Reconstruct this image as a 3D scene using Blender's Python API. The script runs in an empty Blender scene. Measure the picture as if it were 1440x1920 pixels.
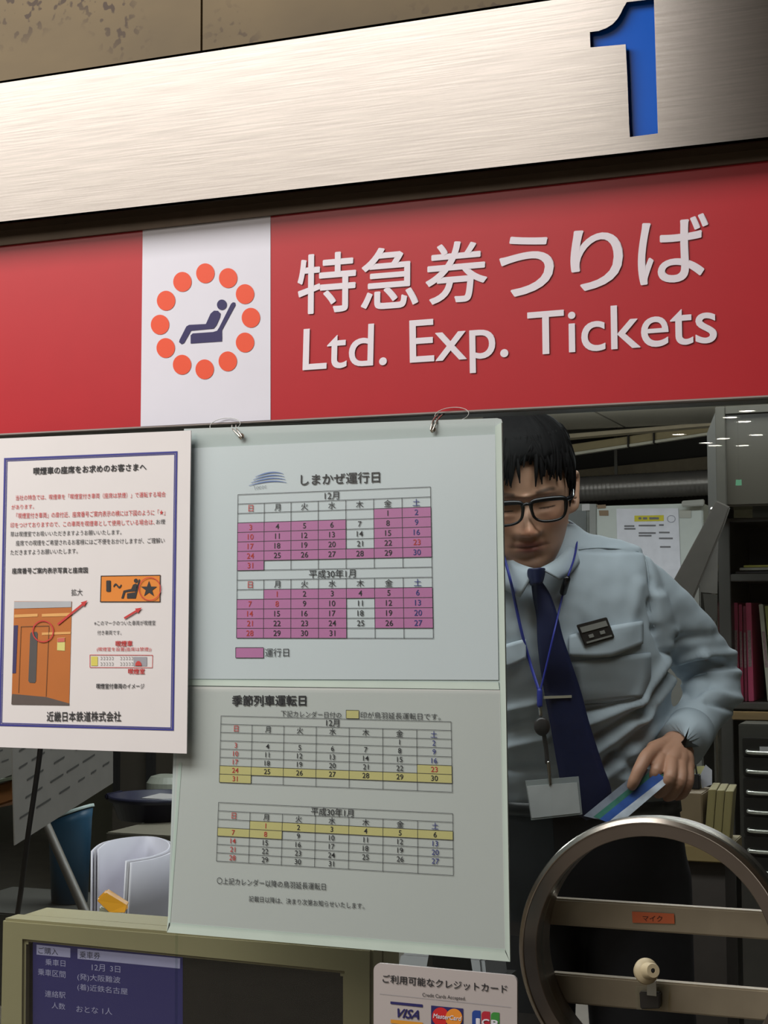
import bpy, bmesh, math, random
from mathutils import Vector, Matrix, noise
from mathutils.geometry import tessellate_polygon, intersect_line_plane
from mathutils.bvhtree import BVHTree

random.seed(7)
SC = bpy.context.scene
COL = SC.collection
V = Vector
R = math.radians

# ------------------------------------------------------------------ camera
F = 2900.0                                    # focal length in pixels of the 1440 x 1920 frame
YAW, PITCH, ROLL = R(21.1), R(3.77), R(-0.23)
CAM = V((0.54, -1.40, 1.38))
_d = V((-math.sin(YAW)*math.cos(PITCH), math.cos(YAW)*math.cos(PITCH), math.sin(PITCH)))
_r = V((math.cos(YAW), math.sin(YAW), 0))
_u = _r.cross(_d)
AR = _r*math.cos(ROLL) + _u*math.sin(ROLL)
AU = -_r*math.sin(ROLL) + _u*math.cos(ROLL)
AD = _d
cd = bpy.data.cameras.new('camera')
cd.sensor_fit = 'VERTICAL'; cd.sensor_height = 36.0; cd.lens = F/1920*36
cd.clip_start = 0.02; cd.clip_end = 100
cam = bpy.data.objects.new('camera', cd); COL.objects.link(cam)
cam.matrix_world = Matrix(((AR.x, AU.x, -AD.x, CAM.x), (AR.y, AU.y, -AD.y, CAM.y), (AR.z, AU.z, -AD.z, CAM.z), (0, 0, 0, 1)))
SC.camera = cam

# ------------------------------------------------------------------ exposure, world, lights
vs = SC.view_settings
SC.display_settings.display_device = 'sRGB'
vs.view_transform = 'Standard'; vs.look = 'None'; vs.gamma = 1; vs.use_curve_mapping = False
vs.exposure = 0.6
w = bpy.data.worlds.new('world'); SC.world = w; w.use_nodes = True
w.node_tree.nodes['Background'].inputs[0].default_value = (0.9, 0.95, 1, 1)
w.node_tree.nodes['Background'].inputs[1].default_value = 0.02
SC.cycles.use_denoising = True
SC.cycles.max_bounces = 8; SC.cycles.transparent_max_bounces = 16
SC.cycles.caustics_reflective = False; SC.cycles.caustics_refractive = False
SC.cycles.sample_clamp_indirect = 4

def area(name, loc, sx, sy, power, color, rot=(0, 0, 0)):
    l = bpy.data.lights.new(name, 'AREA'); l.shape = 'RECTANGLE'; l.size = sx; l.size_y = sy
    l.energy = power; l.color = color
    o = bpy.data.objects.new(name, l); COL.objects.link(o); o.location = loc; o.rotation_euler = rot
    return o
# luminous ceiling of the concourse in front of the counter, then the office's ceiling tubes and an added fill
area('concourse_ceiling_light', (-1.7, -1.15, 2.84), 3.4, 0.9, 68, (1, 0.95, 0.90))
area('concourse_far_light', (-2.54, -3.17, 2.84), 4.2, 2.4, 54, (1, 0.91, 0.82), (0, 0, R(-14.4)))
area('office_ceiling_light', (-0.3, 0.42, 2.26), 2.0, 0.45, 13, (0.95, 0.98, 1.0))
area('office_ceiling_light', (-0.9, 2.95, 2.26), 3.0, 0.4, 34, (0.95, 0.98, 1.0))
area('office_ceiling_fill', (-0.6, 4.9, 1.95), 3.0, 0.4, 24, (1.0, 0.95, 0.85), (math.pi, 0, 0))  # added lamp facing up, only there to brighten the office ceiling

# ------------------------------------------------------------------ helpers
def ray(px, py): return AR*((px-720)/F) - AU*((py-960)/F) + AD
def at(px, py, Y):
    v = ray(px, py); return CAM + v*((Y-CAM.y)/v.y)
def dep(px, py, D): return CAM + ray(px, py)*D
def to_px(p):
    q = p-CAM; z = q.dot(AD)
    return 720+F*q.dot(AR)/z, 960-F*q.dot(AU)/z
def lin(c):
    return tuple(((x/255)/12.92 if x/255 <= 0.04045 else ((x/255+0.055)/1.055)**2.4) for x in c)

MATS = {}
def mat(name, rgb, rough=0.6, metal=0.0, spec=0.5, var=0.06, scale=30, stretch=(1, 1, 1), bump=0.0, aniso=0.0, emit=None, coat=0.0, detail=3):
    if name in MATS: return MATS[name]
    m = bpy.data.materials.new(name); m.use_nodes = True
    nt = m.node_tree; b = nt.nodes['Principled BSDF']; L = nt.links
    c = lin(rgb)
    b.inputs['Roughness'].default_value = rough; b.inputs['Metallic'].default_value = metal
    b.inputs['Specular IOR Level'].default_value = spec
    b.inputs['Coat Weight'].default_value = coat
    if aniso: b.inputs['Anisotropic'].default_value = aniso
    tc = nt.nodes.new('ShaderNodeTexCoord'); mp = nt.nodes.new('ShaderNodeMapping'); mp.inputs['Scale'].default_value = stretch
    nz = nt.nodes.new('ShaderNodeTexNoise'); nz.inputs['Scale'].default_value = scale; nz.inputs['Detail'].default_value = detail
    L.new(tc.outputs['Object'], mp.inputs[0]); L.new(mp.outputs[0], nz.inputs[0])
    rp = nt.nodes.new('ShaderNodeValToRGB')
    rp.color_ramp.elements[0].position = 0.3; rp.color_ramp.elements[1].position = 0.7
    rp.color_ramp.elements[0].color = tuple(x*(1-var) for x in c)+(1,)
    rp.color_ramp.elements[1].color = tuple(min(1, x*(1+var)) for x in c)+(1,)
    L.new(nz.outputs['Fac'], rp.inputs[0]); L.new(rp.outputs[0], b.inputs['Base Color'])
    if bump:
        bp = nt.nodes.new('ShaderNodeBump'); bp.inputs['Strength'].default_value = bump; bp.inputs['Distance'].default_value = 0.002
        L.new(nz.outputs['Fac'], bp.inputs['Height']); L.new(bp.outputs[0], b.inputs['Normal'])
    if emit:
        b.inputs['Emission Color'].default_value = lin(rgb)+(1,); b.inputs['Emission Strength'].default_value = emit
    MATS[name] = m
    return m
def glass_mat(name, tint=(0.97, 0.99, 0.98), rough=0.0, fac=1.0, haze=0.0):
    if name in MATS: return MATS[name]
    m = bpy.data.materials.new(name); m.use_nodes = True; nt = m.node_tree; L = nt.links
    nt.nodes.remove(nt.nodes['Principled BSDF']); out = nt.nodes['Material Output']
    tr = nt.nodes.new('ShaderNodeBsdfTransparent'); tr.inputs[0].default_value = tint+(1,)
    gl = nt.nodes.new('ShaderNodeBsdfGlossy'); gl.inputs['Roughness'].default_value = rough
    lw = nt.nodes.new('ShaderNodeFresnel'); lw.inputs[0].default_value = 1.5
    geo = nt.nodes.new('ShaderNodeNewGeometry')
    a = nt.nodes.new('ShaderNodeMath'); a.operation = 'SUBTRACT'; a.inputs[0].default_value = 1; L.new(geo.outputs['Backfacing'], a.inputs[1])
    b = nt.nodes.new('ShaderNodeMath'); b.operation = 'MULTIPLY'; L.new(lw.outputs[0], b.inputs[0]); L.new(a.outputs[0], b.inputs[1])
    c = nt.nodes.new('ShaderNodeMath'); c.operation = 'MULTIPLY'; L.new(b.outputs[0], c.inputs[0]); c.inputs[1].default_value = fac
    mx = nt.nodes.new('ShaderNodeMixShader'); L.new(c.outputs[0], mx.inputs[0]); L.new(tr.outputs[0], mx.inputs[1]); L.new(gl.outputs[0], mx.inputs[2])
    last = mx
    if haze:
        df = nt.nodes.new('ShaderNodeBsdfDiffuse'); df.inputs[0].default_value = (0.7, 0.74, 0.73, 1)
        m2 = nt.nodes.new('ShaderNodeMixShader'); m2.inputs[0].default_value = haze
        L.new(mx.outputs[0], m2.inputs[1]); L.new(df.outputs[0], m2.inputs[2]); last = m2
    L.new(last.outputs[0], out.inputs[0])
    MATS[name] = m
    return m

W = {}
def wloc(o): return W.get(o.name, V((0, 0, 0)))
def tag(o, label=None, cat=None, group=None, kind=None):
    if label: o['label'] = label
    if cat: o['category'] = cat
    if group: o['group'] = group
    if kind: o['kind'] = kind
    return o
def thing(name, label, cat, loc, group=None):
    o = bpy.data.objects.new(name, None); COL.objects.link(o); o.empty_display_size = 0.05
    o.location = loc; W[o.name] = V(loc)
    return tag(o, label, cat, group)
def link(name, mesh, m, parent=None, smooth=False, org=None, sharp=None):
    """mesh holds world coordinates; the object's origin goes to the foot of its box"""
    vs_ = mesh.vertices
    if org is None:
        lo = [min(v.co[i] for v in vs_) for i in range(3)]; hi = [max(v.co[i] for v in vs_) for i in range(3)]
        org = V(((lo[0]+hi[0])/2, (lo[1]+hi[1])/2, lo[2]))
    mesh.transform(Matrix.Translation(-org))
    mesh.materials.clear(); mesh.materials.append(m)
    if smooth:
        mesh.polygons.foreach_set('use_smooth', [True]*len(mesh.polygons))
        if sharp: mesh.set_sharp_from_angle(angle=R(sharp))
    mesh.update()
    o = bpy.data.objects.new(name, mesh); COL.objects.link(o)
    W[o.name] = org
    if parent: o.parent = parent; o.location = org-wloc(parent)
    else: o.location = org
    return o

class MB:
    def __init__(s): s.v = []; s.f = []
    def add(s, vs_, fs):
        n = len(s.v); s.v += [V(p) for p in vs_]; s.f += [tuple(i+n for i in f) for f in fs]; return s
    def quad(s, a, b, c, d): return s.add([a, b, c, d], [(0, 1, 2, 3)])
    def hexa(s, front, back):
        """front and back: four corners each in the same order"""
        return s.add(list(front)+list(back), [(0, 1, 2, 3), (7, 6, 5, 4), (0, 4, 5, 1), (1, 5, 6, 2), (2, 6, 7, 3), (3, 7, 4, 0)])
    def box(s, lo, hi):
        x0, y0, z0 = lo; x1, y1, z1 = hi
        return s.hexa([(x0, y0, z0), (x1, y0, z0), (x1, y0, z1), (x0, y0, z1)], [(x0, y1, z0), (x1, y1, z0), (x1, y1, z1), (x0, y1, z1)])
    def prism(s, outer, off, holes=()):
        """outline of world points (flat), thickened by the vector off, with holes"""
        loops = [[V(p) for p in outer]]+[[V(p) for p in h] for h in holes]
        pts = [p for l in loops for p in l]; n = len(pts)
        tri = tessellate_polygon(loops)
        nv = len(s.v)
        s.v += pts+[p+off for p in pts]
        for t in tri:
            s.f.append(tuple(nv+i for i in t)); s.f.append(tuple(nv+n+i for i in reversed(t)))
        k = 0
        for l in loops:
            for i in range(len(l)):
                a, b = k+i, k+(i+1) % len(l)
                s.f.append((nv+a, nv+b, nv+n+b, nv+n+a))
            k += len(l)
        return s
    def flat(s, outer, holes=()):
        loops = [[V(p) for p in outer]]+[[V(p) for p in h] for h in holes]
        nv = len(s.v); s.v += [p for l in loops for p in l]
        s.f += [tuple(nv+i for i in t) for t in tessellate_polygon(loops)]
        return s
    def rings(s, rs, cap=True):
        n = len(rs[0]); nv = len(s.v)
        for r_ in rs: s.v += [V(p) for p in r_]
        for k in range(len(rs)-1):
            for i in range(n):
                j = (i+1) % n
                s.f.append((nv+k*n+i, nv+k*n+j, nv+(k+1)*n+j, nv+(k+1)*n+i))
        if cap:
            s.f.append(tuple(nv+i for i in reversed(range(n)))); m_ = nv+(len(rs)-1)*n; s.f.append(tuple(m_+i for i in range(n)))
        return s
    def grid(s, rows):
        n = len(rows[0]); nv = len(s.v)
        for r_ in rows: s.v += [V(p) for p in r_]
        for k in range(len(rows)-1):
            for i in range(n-1): s.f.append((nv+k*n+i, nv+k*n+i+1, nv+(k+1)*n+i+1, nv+(k+1)*n+i))
        return s
    def tube(s, pts, rad, n=10, sub=6, flat=1.0, ref=None, cap='round', closed=False):
        """swept tube through pts; rad a number or list; flat squeezes it across"""
        pts = [V(p) for p in pts]
        rad = [rad]*len(pts) if not hasattr(rad, '__len__') else list(rad)
        P, Q = [], []
        m_ = len(pts)
        rng = m_ if closed else m_-1
        if m_ == 2 or sub <= 1: P, Q = pts, rad
        else:
            for i in range(rng):
                def g(k): return (pts[k % m_], rad[k % m_]) if closed else (pts[max(0, min(m_-1, k))], rad[max(0, min(m_-1, k))])
                (p0, r0), (p1, r1), (p2, r2), (p3, r3) = g(i-1), g(i), g(i+1), g(i+2)
                for t in [j/sub for j in range(sub)]:
                    P.append(0.5*(2*p1+(p2-p0)*t+(2*p0-5*p1+4*p2-p3)*t*t+(3*p1-p0-3*p2+p3)*t**3)); Q.append(r1+(r2-r1)*(t*t*(3-2*t)))
            if not closed: P.append(pts[-1]); Q.append(rad[-1])
        T = []
        for i in range(len(P)):
            a = P[(i-1) % len(P)] if closed else P[max(0, i-1)]; b = P[(i+1) % len(P)] if closed else P[min(len(P)-1, i+1)]
            t = (b-a); T.append(t.normalized() if t.length > 1e-9 else V((0, 0, 1)))
        x = (ref or V((0.3, 0.2, 1))).copy(); x = (x-T[0]*x.dot(T[0])); x = x.normalized() if x.length > 1e-6 else T[0].orthogonal().normalized()
        rs = []
        def ring(p, xa, ya, r_): return [p+xa*(r_*math.cos(2*math.pi*k/n))+ya*(r_*flat*math.sin(2*math.pi*k/n)) for k in range(n)]
        fr = []
        for i in range(len(P)):
            x = x-T[i]*x.dot(T[i]); x = x.normalized() if x.length > 1e-6 else T[i].orthogonal().normalized()
            fr.append((x.copy(), T[i].cross(x)))
        if cap == 'round' and not closed:
            for a in (75, 50, 25):
                rs.append(ring(P[0]-T[0]*(Q[0]*flat**.5*math.sin(R(a))), *fr[0], Q[0]*math.cos(R(a))))
        for i in range(len(P)): rs.append(ring(P[i], *fr[i], Q[i]))
        if cap == 'round' and not closed:
            for a in (25, 50, 75):
                rs.append(ring(P[-1]+T[-1]*(Q[-1]*flat**.5*math.sin(R(a))), *fr[-1], Q[-1]*math.cos(R(a))))
        if closed: rs.append(rs[0])
        return s.rings(rs, cap=not closed)
    def mesh(s, name='m'):
        me = bpy.data.meshes.new(name); me.from_pydata([tuple(p) for p in s.v], [], s.f); me.validate()
        bm = bmesh.new(); bm.from_mesh(me); bmesh.ops.remove_doubles(bm, verts=bm.verts, dist=1e-6)
        bmesh.ops.recalc_face_normals(bm, faces=bm.faces); bm.to_mesh(me); bm.free()
        return me
    def build(s, name, m, parent=None, smooth=False, bevel=0.0, seg=2, org=None, sharp=None):
        me = s.mesh(name)
        if bevel:
            bm = bmesh.new(); bm.from_mesh(me)
            es = [e for e in bm.edges if len(e.link_faces) == 2 and e.calc_face_angle(0) > 0.5]
            bmesh.ops.bevel(bm, geom=es, offset=bevel, segments=seg, affect='EDGES', clamp_overlap=True)
            bm.to_mesh(me); bm.free()
        return link(name, me, m, parent, smooth, org, sharp)

def evaluated(me, mods):
    o = bpy.data.objects.new('tmp', me); COL.objects.link(o)
    for typ, kw in mods:
        md = o.modifiers.new('x', typ)
        for k, v_ in kw.items(): setattr(md, k, v_)
    bpy.context.view_layer.update()
    out = bpy.data.meshes.new_from_object(o.evaluated_get(bpy.context.evaluated_depsgraph_get()))
    bpy.data.objects.remove(o); return out
def remesh(me, voxel, it=3, fac=0.5):
    return evaluated(me, [('REMESH', dict(mode='VOXEL', voxel_size=voxel)), ('SMOOTH', dict(iterations=it, factor=fac))])

# ---- lettering
_TX = {}
def glyphs(s, weight=0.0, res=3):
    k = (s, weight, res)
    if k in _TX: return _TX[k]
    c = bpy.data.curves.new('t', 'FONT'); c.body = s; c.offset = weight; c.resolution_u = res; c.fill_mode = 'FRONT'
    o = bpy.data.objects.new('t', c); COL.objects.link(o); bpy.context.view_layer.update()
    me = bpy.data.meshes.new_from_object(o.evaluated_get(bpy.context.evaluated_depsgraph_get()))
    vv = [(v.co.x, v.co.y) for v in me.vertices]; ff = [tuple(p.vertices) for p in me.polygons]
    bpy.data.objects.remove(o); bpy.data.curves.remove(c); bpy.data.meshes.remove(me)
    bb = (min(x for x, y in vv), min(y for x, y in vv), max(x for x, y in vv), max(y for x, y in vv)) if vv else (0, 0, 1, 1)
    _TX[k] = (vv, ff, bb); return _TX[k]
CAPH = glyphs('H')[2][3]

class Page:
    """a flat face in the scene; converts photograph pixels to points on it"""
    def __init__(s, p0, n):
        s.p = V(p0); s.n = V(n).normalized()
        if s.n.dot(CAM-s.p) < 0: s.n = -s.n
    def pt(s, px, py, lift=0.0):
        v = ray(px, py); t = (s.p-CAM).dot(s.n)/v.dot(s.n)
        return CAM+v*t+s.n*lift
    def poly(s, mb, pts, lift=0.0004, holes=()):
        mb.flat([s.pt(x, y, lift) for x, y in pts], [[s.pt(x, y, lift) for x, y in h] for h in holes])
    def slab(s, mb, pts, thick, lift=0.0, holes=()):
        mb.prism([s.pt(x, y, lift) for x, y in pts], -s.n*thick, [[s.pt(x, y, lift) for x, y in h] for h in holes])
    def line(s, mb, pts, wpx, lift=0.0005, closed=False):
        P = [s.pt(x, y, lift) for x, y in pts]
        if closed: P.append(P[0])
        w0 = wpx*0.5*(s.pt(*pts[0])-CAM).dot(AD)/F
        for a, b in zip(P, P[1:]):
            t = (b-a).normalized(); q = s.n.cross(t)*w0
            mb.quad(a-q, b-q, b+q, a+q)
    def disc(s, mb, cx, cy, rx, ry=None, lift=0.0005, n=32, inner=None, a0=0, a1=360):
        ry = ry or rx
        c = [(cx+rx*math.cos(R(a0+(a1-a0)*k/n)), cy+ry*math.sin(R(a0+(a1-a0)*k/n))) for k in range(n if a1-a0 >= 360 else n+1)]
        h = [[(cx+(rx-inner)*math.cos(2*math.pi*k/n), cy+(ry-inner)*math.sin(2*math.pi*k/n)) for k in range(n)]] if inner else []
        s.poly(mb, c, lift, h)
    def text(s, mb, st, bl, br, tl, lift=0.0005, weight=0.0, cap=False, res=3):
        vv, ff, (x0, y0, x1, y1) = glyphs(st, 0.0, res)
        if cap: y0, y1 = 0.0, CAPH
        if weight: x0 -= weight; x1 += weight; y0 -= weight*(not cap); y1 += weight*(not cap)
        o = s.pt(*bl, lift); ux = (s.pt(*br, lift)-o)/(x1-x0); uy = (s.pt(*tl, lift)-o)/(y1-y0)
        k = 8 if res > 4 else 4
        shifts = [(weight*math.cos(math.pi*2*j/k), weight*math.sin(math.pi*2*j/k)) for j in range(k)] if weight else [(0, 0)]
        for j, (sx_, sy_) in enumerate(shifts): mb.add([o+ux*(x+sx_-x0)+uy*(y+sy_-y0)+s.n*(j*.00005) for x, y in vv], ff)
def put_text(mb, st, c, ux, uy, h, weight=0.0, res=3, wide=1.0):
    """lettering of height h centred on the point c"""
    vv, ff, (x0, y0, x1, y1) = glyphs(st, weight, res)
    k = h/CAPH if st.isascii() else h*1.28/0.88
    cy = CAPH/2 if st.isascii() else (y0+y1)/2
    mb.add([c+ux*((x-(x0+x1)/2)*k*wide)+uy*((y-cy)*k) for x, y in vv], ff)
def boxpx(mb, x0, y0, x1, y1, Y, depth):
    """upright box whose front face spans the pixels at distance Y"""
    a = at(x0, y1, Y); b = at(x1, y0, Y); c = at(x1, y1, Y); d = at(x0, y0, Y)
    z0 = (a.z+c.z)/2; z1 = (b.z+d.z)/2; xa = (a.x+d.x)/2; xb = (b.x+c.x)/2
    mb.box((xa, Y, z0), (xb, Y+depth, z1)); return (xa, xb, z0, z1)

# ------------------------------------------------------------------ materials
ink = mat('black_ink', (38, 38, 42), 0.7, var=0.02)
red_ink = mat('red_ink', (190, 60, 55), 0.7, var=0.02)
blue_ink = mat('blue_ink', (52, 58, 130), 0.7, var=0.02)

def stone_mat():
    m = mat('travertine', (104, 88, 58), 0.65, var=0.22, scale=5, stretch=(1, 1, 2.2), bump=0.2, detail=6)
    nt = m.node_tree; L = nt.links; b = nt.nodes['Principled BSDF']
    base = b.inputs['Base Color'].links[0].from_socket
    tc = [n for n in nt.nodes if n.type == 'TEX_COORD'][0]
    vo = nt.nodes.new('ShaderNodeTexNoise'); vo.inputs['Scale'].default_value = 105; vo.inputs['Detail'].default_value = 1.5
    mk = nt.nodes.new('ShaderNodeTexNoise'); mk.inputs['Scale'].default_value = 5.5; mk.inputs['Detail'].default_value = 1
    L.new(tc.outputs['Object'], vo.inputs[0]); L.new(tc.outputs['Object'], mk.inputs[0])
    r1 = nt.nodes.new('ShaderNodeMapRange'); r1.inputs[1].default_value = 0.57; r1.inputs[2].default_value = 0.62
    r2 = nt.nodes.new('ShaderNodeMapRange'); r2.inputs[1].default_value = 0.50; r2.inputs[2].default_value = 0.58
    L.new(vo.outputs['Fac'], r1.inputs[0]); L.new(mk.outputs['Fac'], r2.inputs[0])
    mu = nt.nodes.new('ShaderNodeMath'); mu.operation = 'MULTIPLY'; L.new(r1.outputs[0], mu.inputs[0]); L.new(r2.outputs[0], mu.inputs[1])
    mx = nt.nodes.new('ShaderNodeMix'); mx.data_type = 'RGBA'
    L.new(mu.outputs[0], mx.inputs[0]); L.new(base, mx.inputs[6]); mx.inputs[7].default_value = lin((62, 44, 26))+(1,)
    L.new(mx.outputs[2], b.inputs['Base Color'])
    return m
stone = stone_mat()
steel_brushed = mat('brushed_stainless', (163, 158, 153), 0.27, 1.0, var=0.11, scale=6, stretch=(2, 1, 90), bump=0.03, aniso=0.82, detail=5)
steel = mat('stainless', (190, 186, 178), 0.25, 1.0, var=0.05, scale=40, stretch=(1, 1, 8))
steel_dark = mat('dark_bronze_metal', (88, 76, 64), 0.45, 0.6, var=0.08)
off_wall = mat('office_wall', (120, 118, 108), 0.8, var=0.04, scale=3)
grey_wall = mat('concourse_wall', (150, 138, 120), 0.7, var=0.08, scale=2)
floor_m = mat('floor_tile', (150, 145, 136), 0.5, var=0.08, scale=8)
ceil_m = mat('ceiling_panel', (120, 118, 112), 0.35, var=0.03, scale=4)
glass = glass_mat('window_glass', (0.93, 0.96, 0.95))

# ------------------------------------------------------------------ setting
def struct(name, mb, m, smooth=False):
    o = mb.build(name, m, None, smooth); o['kind'] = 'structure'; return o
struct('floor', MB().box((-7, -14, -0.05), (4, 8, 0)), floor_m)
struct('wall_left', MB().box((-5.2, 0.2, 0), (-5.05, 7.6, 2.9)), off_wall)
struct('wall_right', MB().box((2.2, 0.2, 0), (2.35, 7.6, 2.9)), off_wall)
struct('wall_back', MB().box((-5.05, 7.6, 0), (2.2, 7.75, 2.9)), off_wall)
# fascia edge lines decide where the stone begins
Yf = -0.030
zt0 = at(0, 152, Yf).z; zb0 = at(720, 341, Yf).z
zs_top = at(720, 378, 0).z                     # top of the red sign
z_rail = at(720, 786, 0).z
st = MB(); seam = at(378, 40, -0.012).x
st.box((-3.0, -0.012, zb0+0.04), (seam-0.0012, 0.25, 2.88)); st.box((seam+0.0012, -0.012, zb0+0.04), (3.0, 0.25, 2.88)); st.box((seam-0.0012, -0.006, zb0+0.04), (seam+0.0012, 0.2, 2.88))
struct('wall_front', st, stone)
fr = MB(); fr.box((-5.05, 0.03, zs_top-0.2), (-0.75, 0.2, 2.88)); fr.box((-5.05, 0.03, 0), (-1.2, 0.2, zs_top-0.2)); fr.box((0.95, 0.03, 0), (2.2, 0.2, zb0+.04))
fr.box((-1.2, 0.05, 0), (0.95, 0.2, 0.80))
struct('wall_front_side', fr, stone)
# concourse in front of the counter
struct('wall_concourse_left', MB().box((-7, -14, 0), (-6.85, 0, 3.0)), grey_wall)
struct('wall_concourse_right', MB().box((3.85, -14, 0), (4, 0, 3.0)), grey_wall)
struct('wall_concourse_back', MB().box((-7, -14.15, 0), (4, -14, 3.0)), grey_wall)
cc = mat('concourse_ceiling', (120, 112, 100), 0.7, var=0.04, scale=3)
struct('ceiling_concourse', MB().box((-7, -14, 2.88), (4, -0.02, 3.0)), cc)
oc = MB()
xs_seam = at(1175, 790, 6.2).x
for a, b in ((-5.05, xs_seam-2.4), (xs_seam-2.39, xs_seam-1.2), (xs_seam-1.19, xs_seam-.006), (xs_seam+.006, xs_seam+1.2), (xs_seam+1.21, 2.2)):
    oc.box((a, 0.2, 2.30), (b, 6.15, 2.36))
oc.box((-5.05, 0.2, 2.36), (2.2, 7.6, 2.88))
struct('ceiling', oc, ceil_m)

# window panes: the left one stops at the seam, the right one has the round speaking hole
zt = z_rail; zb = 0.84
xl = at(329, 1600, 0.02).x
def pane(name, x0, x1, y, holes=()):
    b = MB(); b.prism([(x0, y, zb), (x1, y, zb), (x1, y, zt+0.03), (x0, y, zt+0.03)], V((0, 0.006, 0)), holes)
    return struct(name, b, glass)
pane('window_1', -1.2, xl, 0.020)
RC = V((0.2533, 0.03, 1.0686)); RO = 0.1261
hole = [V((RC.x+RO*0.86*math.cos(2*math.pi*k/48), 0.028, RC.z+RO*0.86*math.sin(2*math.pi*k/48))) for k in range(48)]
hole = [h for h in hole if h.z > zb+0.002] if min(h.z for h in hole) < zb+.002 else hole
pane('window_2', xl-0.004, 0.95, 0.028, [hole])

# fascia: brushed panel with the numeral cut out
pf = Page((0, Yf, 1.5), (0, -1, 0))
fas = thing('metal_fascia', 'brushed stainless panel with the blue cut-out 1 above the red sign', 'fascia', (pf.pt(720, 341).x, Yf, pf.pt(720, 341).z))
def fl(x): return 420+(262-420)*x/1440.0      # lower edge
def fu(x): return 152-x*(152-43)/720.0        # upper edge
one = [(1233.5, 250), (1181, 257), (1179.5, 232), (1176, 140), (1173, 83), (1107, 89), (1106, 60), (1122, 58), (1136, 53), (1149, 45), (1158, 35), (1164, 25), (1168, 16), (1175, 4), (1226, -2)]
X0, X1 = -700, 2400
m_ = MB(); pf.slab(m_, [(X0, fl(X0)), (X1, fl(X1)), (X1, fu(X1)), (X0, fu(X0))], 0.004, 0, [one])
panel = m_.build('panel', steel_brushed, fas)
uvl = panel.data.uv_layers.new(name='brush')
for lp in panel.data.loops:
    co = panel.data.vertices[lp.vertex_index].co; uvl.data[lp.index].uv = (co.z, -co.x)
_nt = steel_brushed.node_tree; _tg = _nt.nodes.new('ShaderNodeTangent'); _tg.direction_type = 'UV_MAP'; _tg.uv_map = 'brush'
_nt.links.new(_tg.outputs[0], _nt.nodes['Principled BSDF'].inputs['Tangent'])
m_ = MB()
a, b = pf.pt(X0, fl(X0)), pf.pt(X1, fl(X1)); dz = V((0, 0, 0.0025)); dy = V((0, 0.0295, 0))
m_.hexa([a, b, b+dz, a+dz], [a+dy, b+dy, b+dz+dy, a+dz+dy]); soff = m_.build('soffit', mat('polished_stainless', (150, 140, 130), 0.12, 1.0, var=0.04), fas)
a, b = pf.pt(X0, fu(X0)), pf.pt(X1, fu(X1)); dy = V((0, 0.018, 0))
m_ = MB(); m_.hexa([a-dz, b-dz, b, a], [a-dz+dy, b-dz+dy, b+dy, a+dy]); m_.build('top_return', steel, fas)
pb = Page((0, Yf+0.007, 1.5), (0, -1, 0))
m_ = MB(); pb.slab(m_, [(1085, -25), (1255, -25), (1255, 275), (1085, 275)], 0.003)
tag(m_.build('numeral', mat('blue_acrylic', (0, 92, 205), 0.2, var=0.02, spec=0.3), fas), 'recessed blue acrylic face of the numeral 1')
# dark channel between fascia and sign
pd = Page((0, -0.004, 1.5), (0, -1, 0))
m_ = MB(); pd.slab(m_, [(X0, 380-.1115*(X0-720)), (X1, 380-.1115*(X1-720)), (X1, 335-.1115*(X1-720)), (X0, 335-.1115*(X0-720))], 0.012)
struct('trim_1', m_, steel_dark)

# ------------------------------------------------------------------ the red sign
ps = Page((0, 0, 1.5), (0, -1, 0))
sgn = thing('ticket_sign', 'long red sign reading Ltd. Exp. Tickets with a white emblem panel', 'sign', ps.pt(720, 776))
def su(x): return 374-.1118*(x-720)
def sl(x): return 777-.0500*(x-720)
red = mat('red_sign_face', (180, 35, 45), 0.33, var=0.015, spec=0.55)
wht = mat('white_sign_face', (222, 222, 234), 0.33, var=0.01, spec=0.5)
m_ = MB(); ps.slab(m_, [(X0, sl(X0)), (X1, sl(X1)), (X1, su(X1)), (X0, su(X0))], 0.012); m_.build('board', red, sgn)
m_ = MB(); ps.poly(m_, [(264, sl(264)), (507.5, sl(507.5)), (507.5, su(507.5)), (268, su(268))], 0.0004); m_.build('white_panel', wht, sgn)
m_ = MB()
for x, y in ((437, 398), (565, 425), (660, 515), (693, 648), (660, 787), (563, 893), (433, 938), (306, 912), (214, 818), (182, 687), (216, 552), (308, 446)):
    ps.disc(m_, 240+x/3, 380+y/3, 17.3, 18.6, 0.0008)
m_.build('emblem_dots', mat('orange_print', (232, 84, 52), 0.4, var=0.01), sgn)
m_ = MB()
def z3(l): return [(240+x/3, 380+y/3) for x, y in l]
ps.disc(m_, 240+530/3, 380+575/3, 9.3, 9.8, 0.0008)
ps.poly(m_, z3([(486, 608), (508, 609), (523, 625), (520, 645), (500, 690), (484, 709), (445, 713), (357, 721), (318, 790), (303, 797), (289, 785), (292, 772), (330, 697), (345, 688), (440, 683), (466, 625)]), 0.0008)
ps.poly(m_, z3([(592, 561), (605, 563), (607, 577), (531, 718), (531, 781), (354, 793), (354, 747), (366, 736), (480, 728), (503, 721), (515, 702), (581, 570)]), 0.0008)
m_.build('seat_symbol', mat('navy_print', (44, 38, 92), 0.4, var=0.01), sgn)
m_ = MB()
for ch, bl, br, tl in (('特', (558, 591), (668, 583), (559, 479)), ('急', (677, 583), (785, 575), (678, 468)), ('券', (798, 573), (914, 564), (799, 458)),
                       ('う', (936, 559), (1039, 552), (937, 446)), ('り', (1070, 548), (1169, 541), (1070, 434)), ('ば', (1196, 536), (1328, 526), (1197, 411))):
    ps.text(m_, ch, bl, br, tl, 0.0008, 0.013, res=6)
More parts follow.
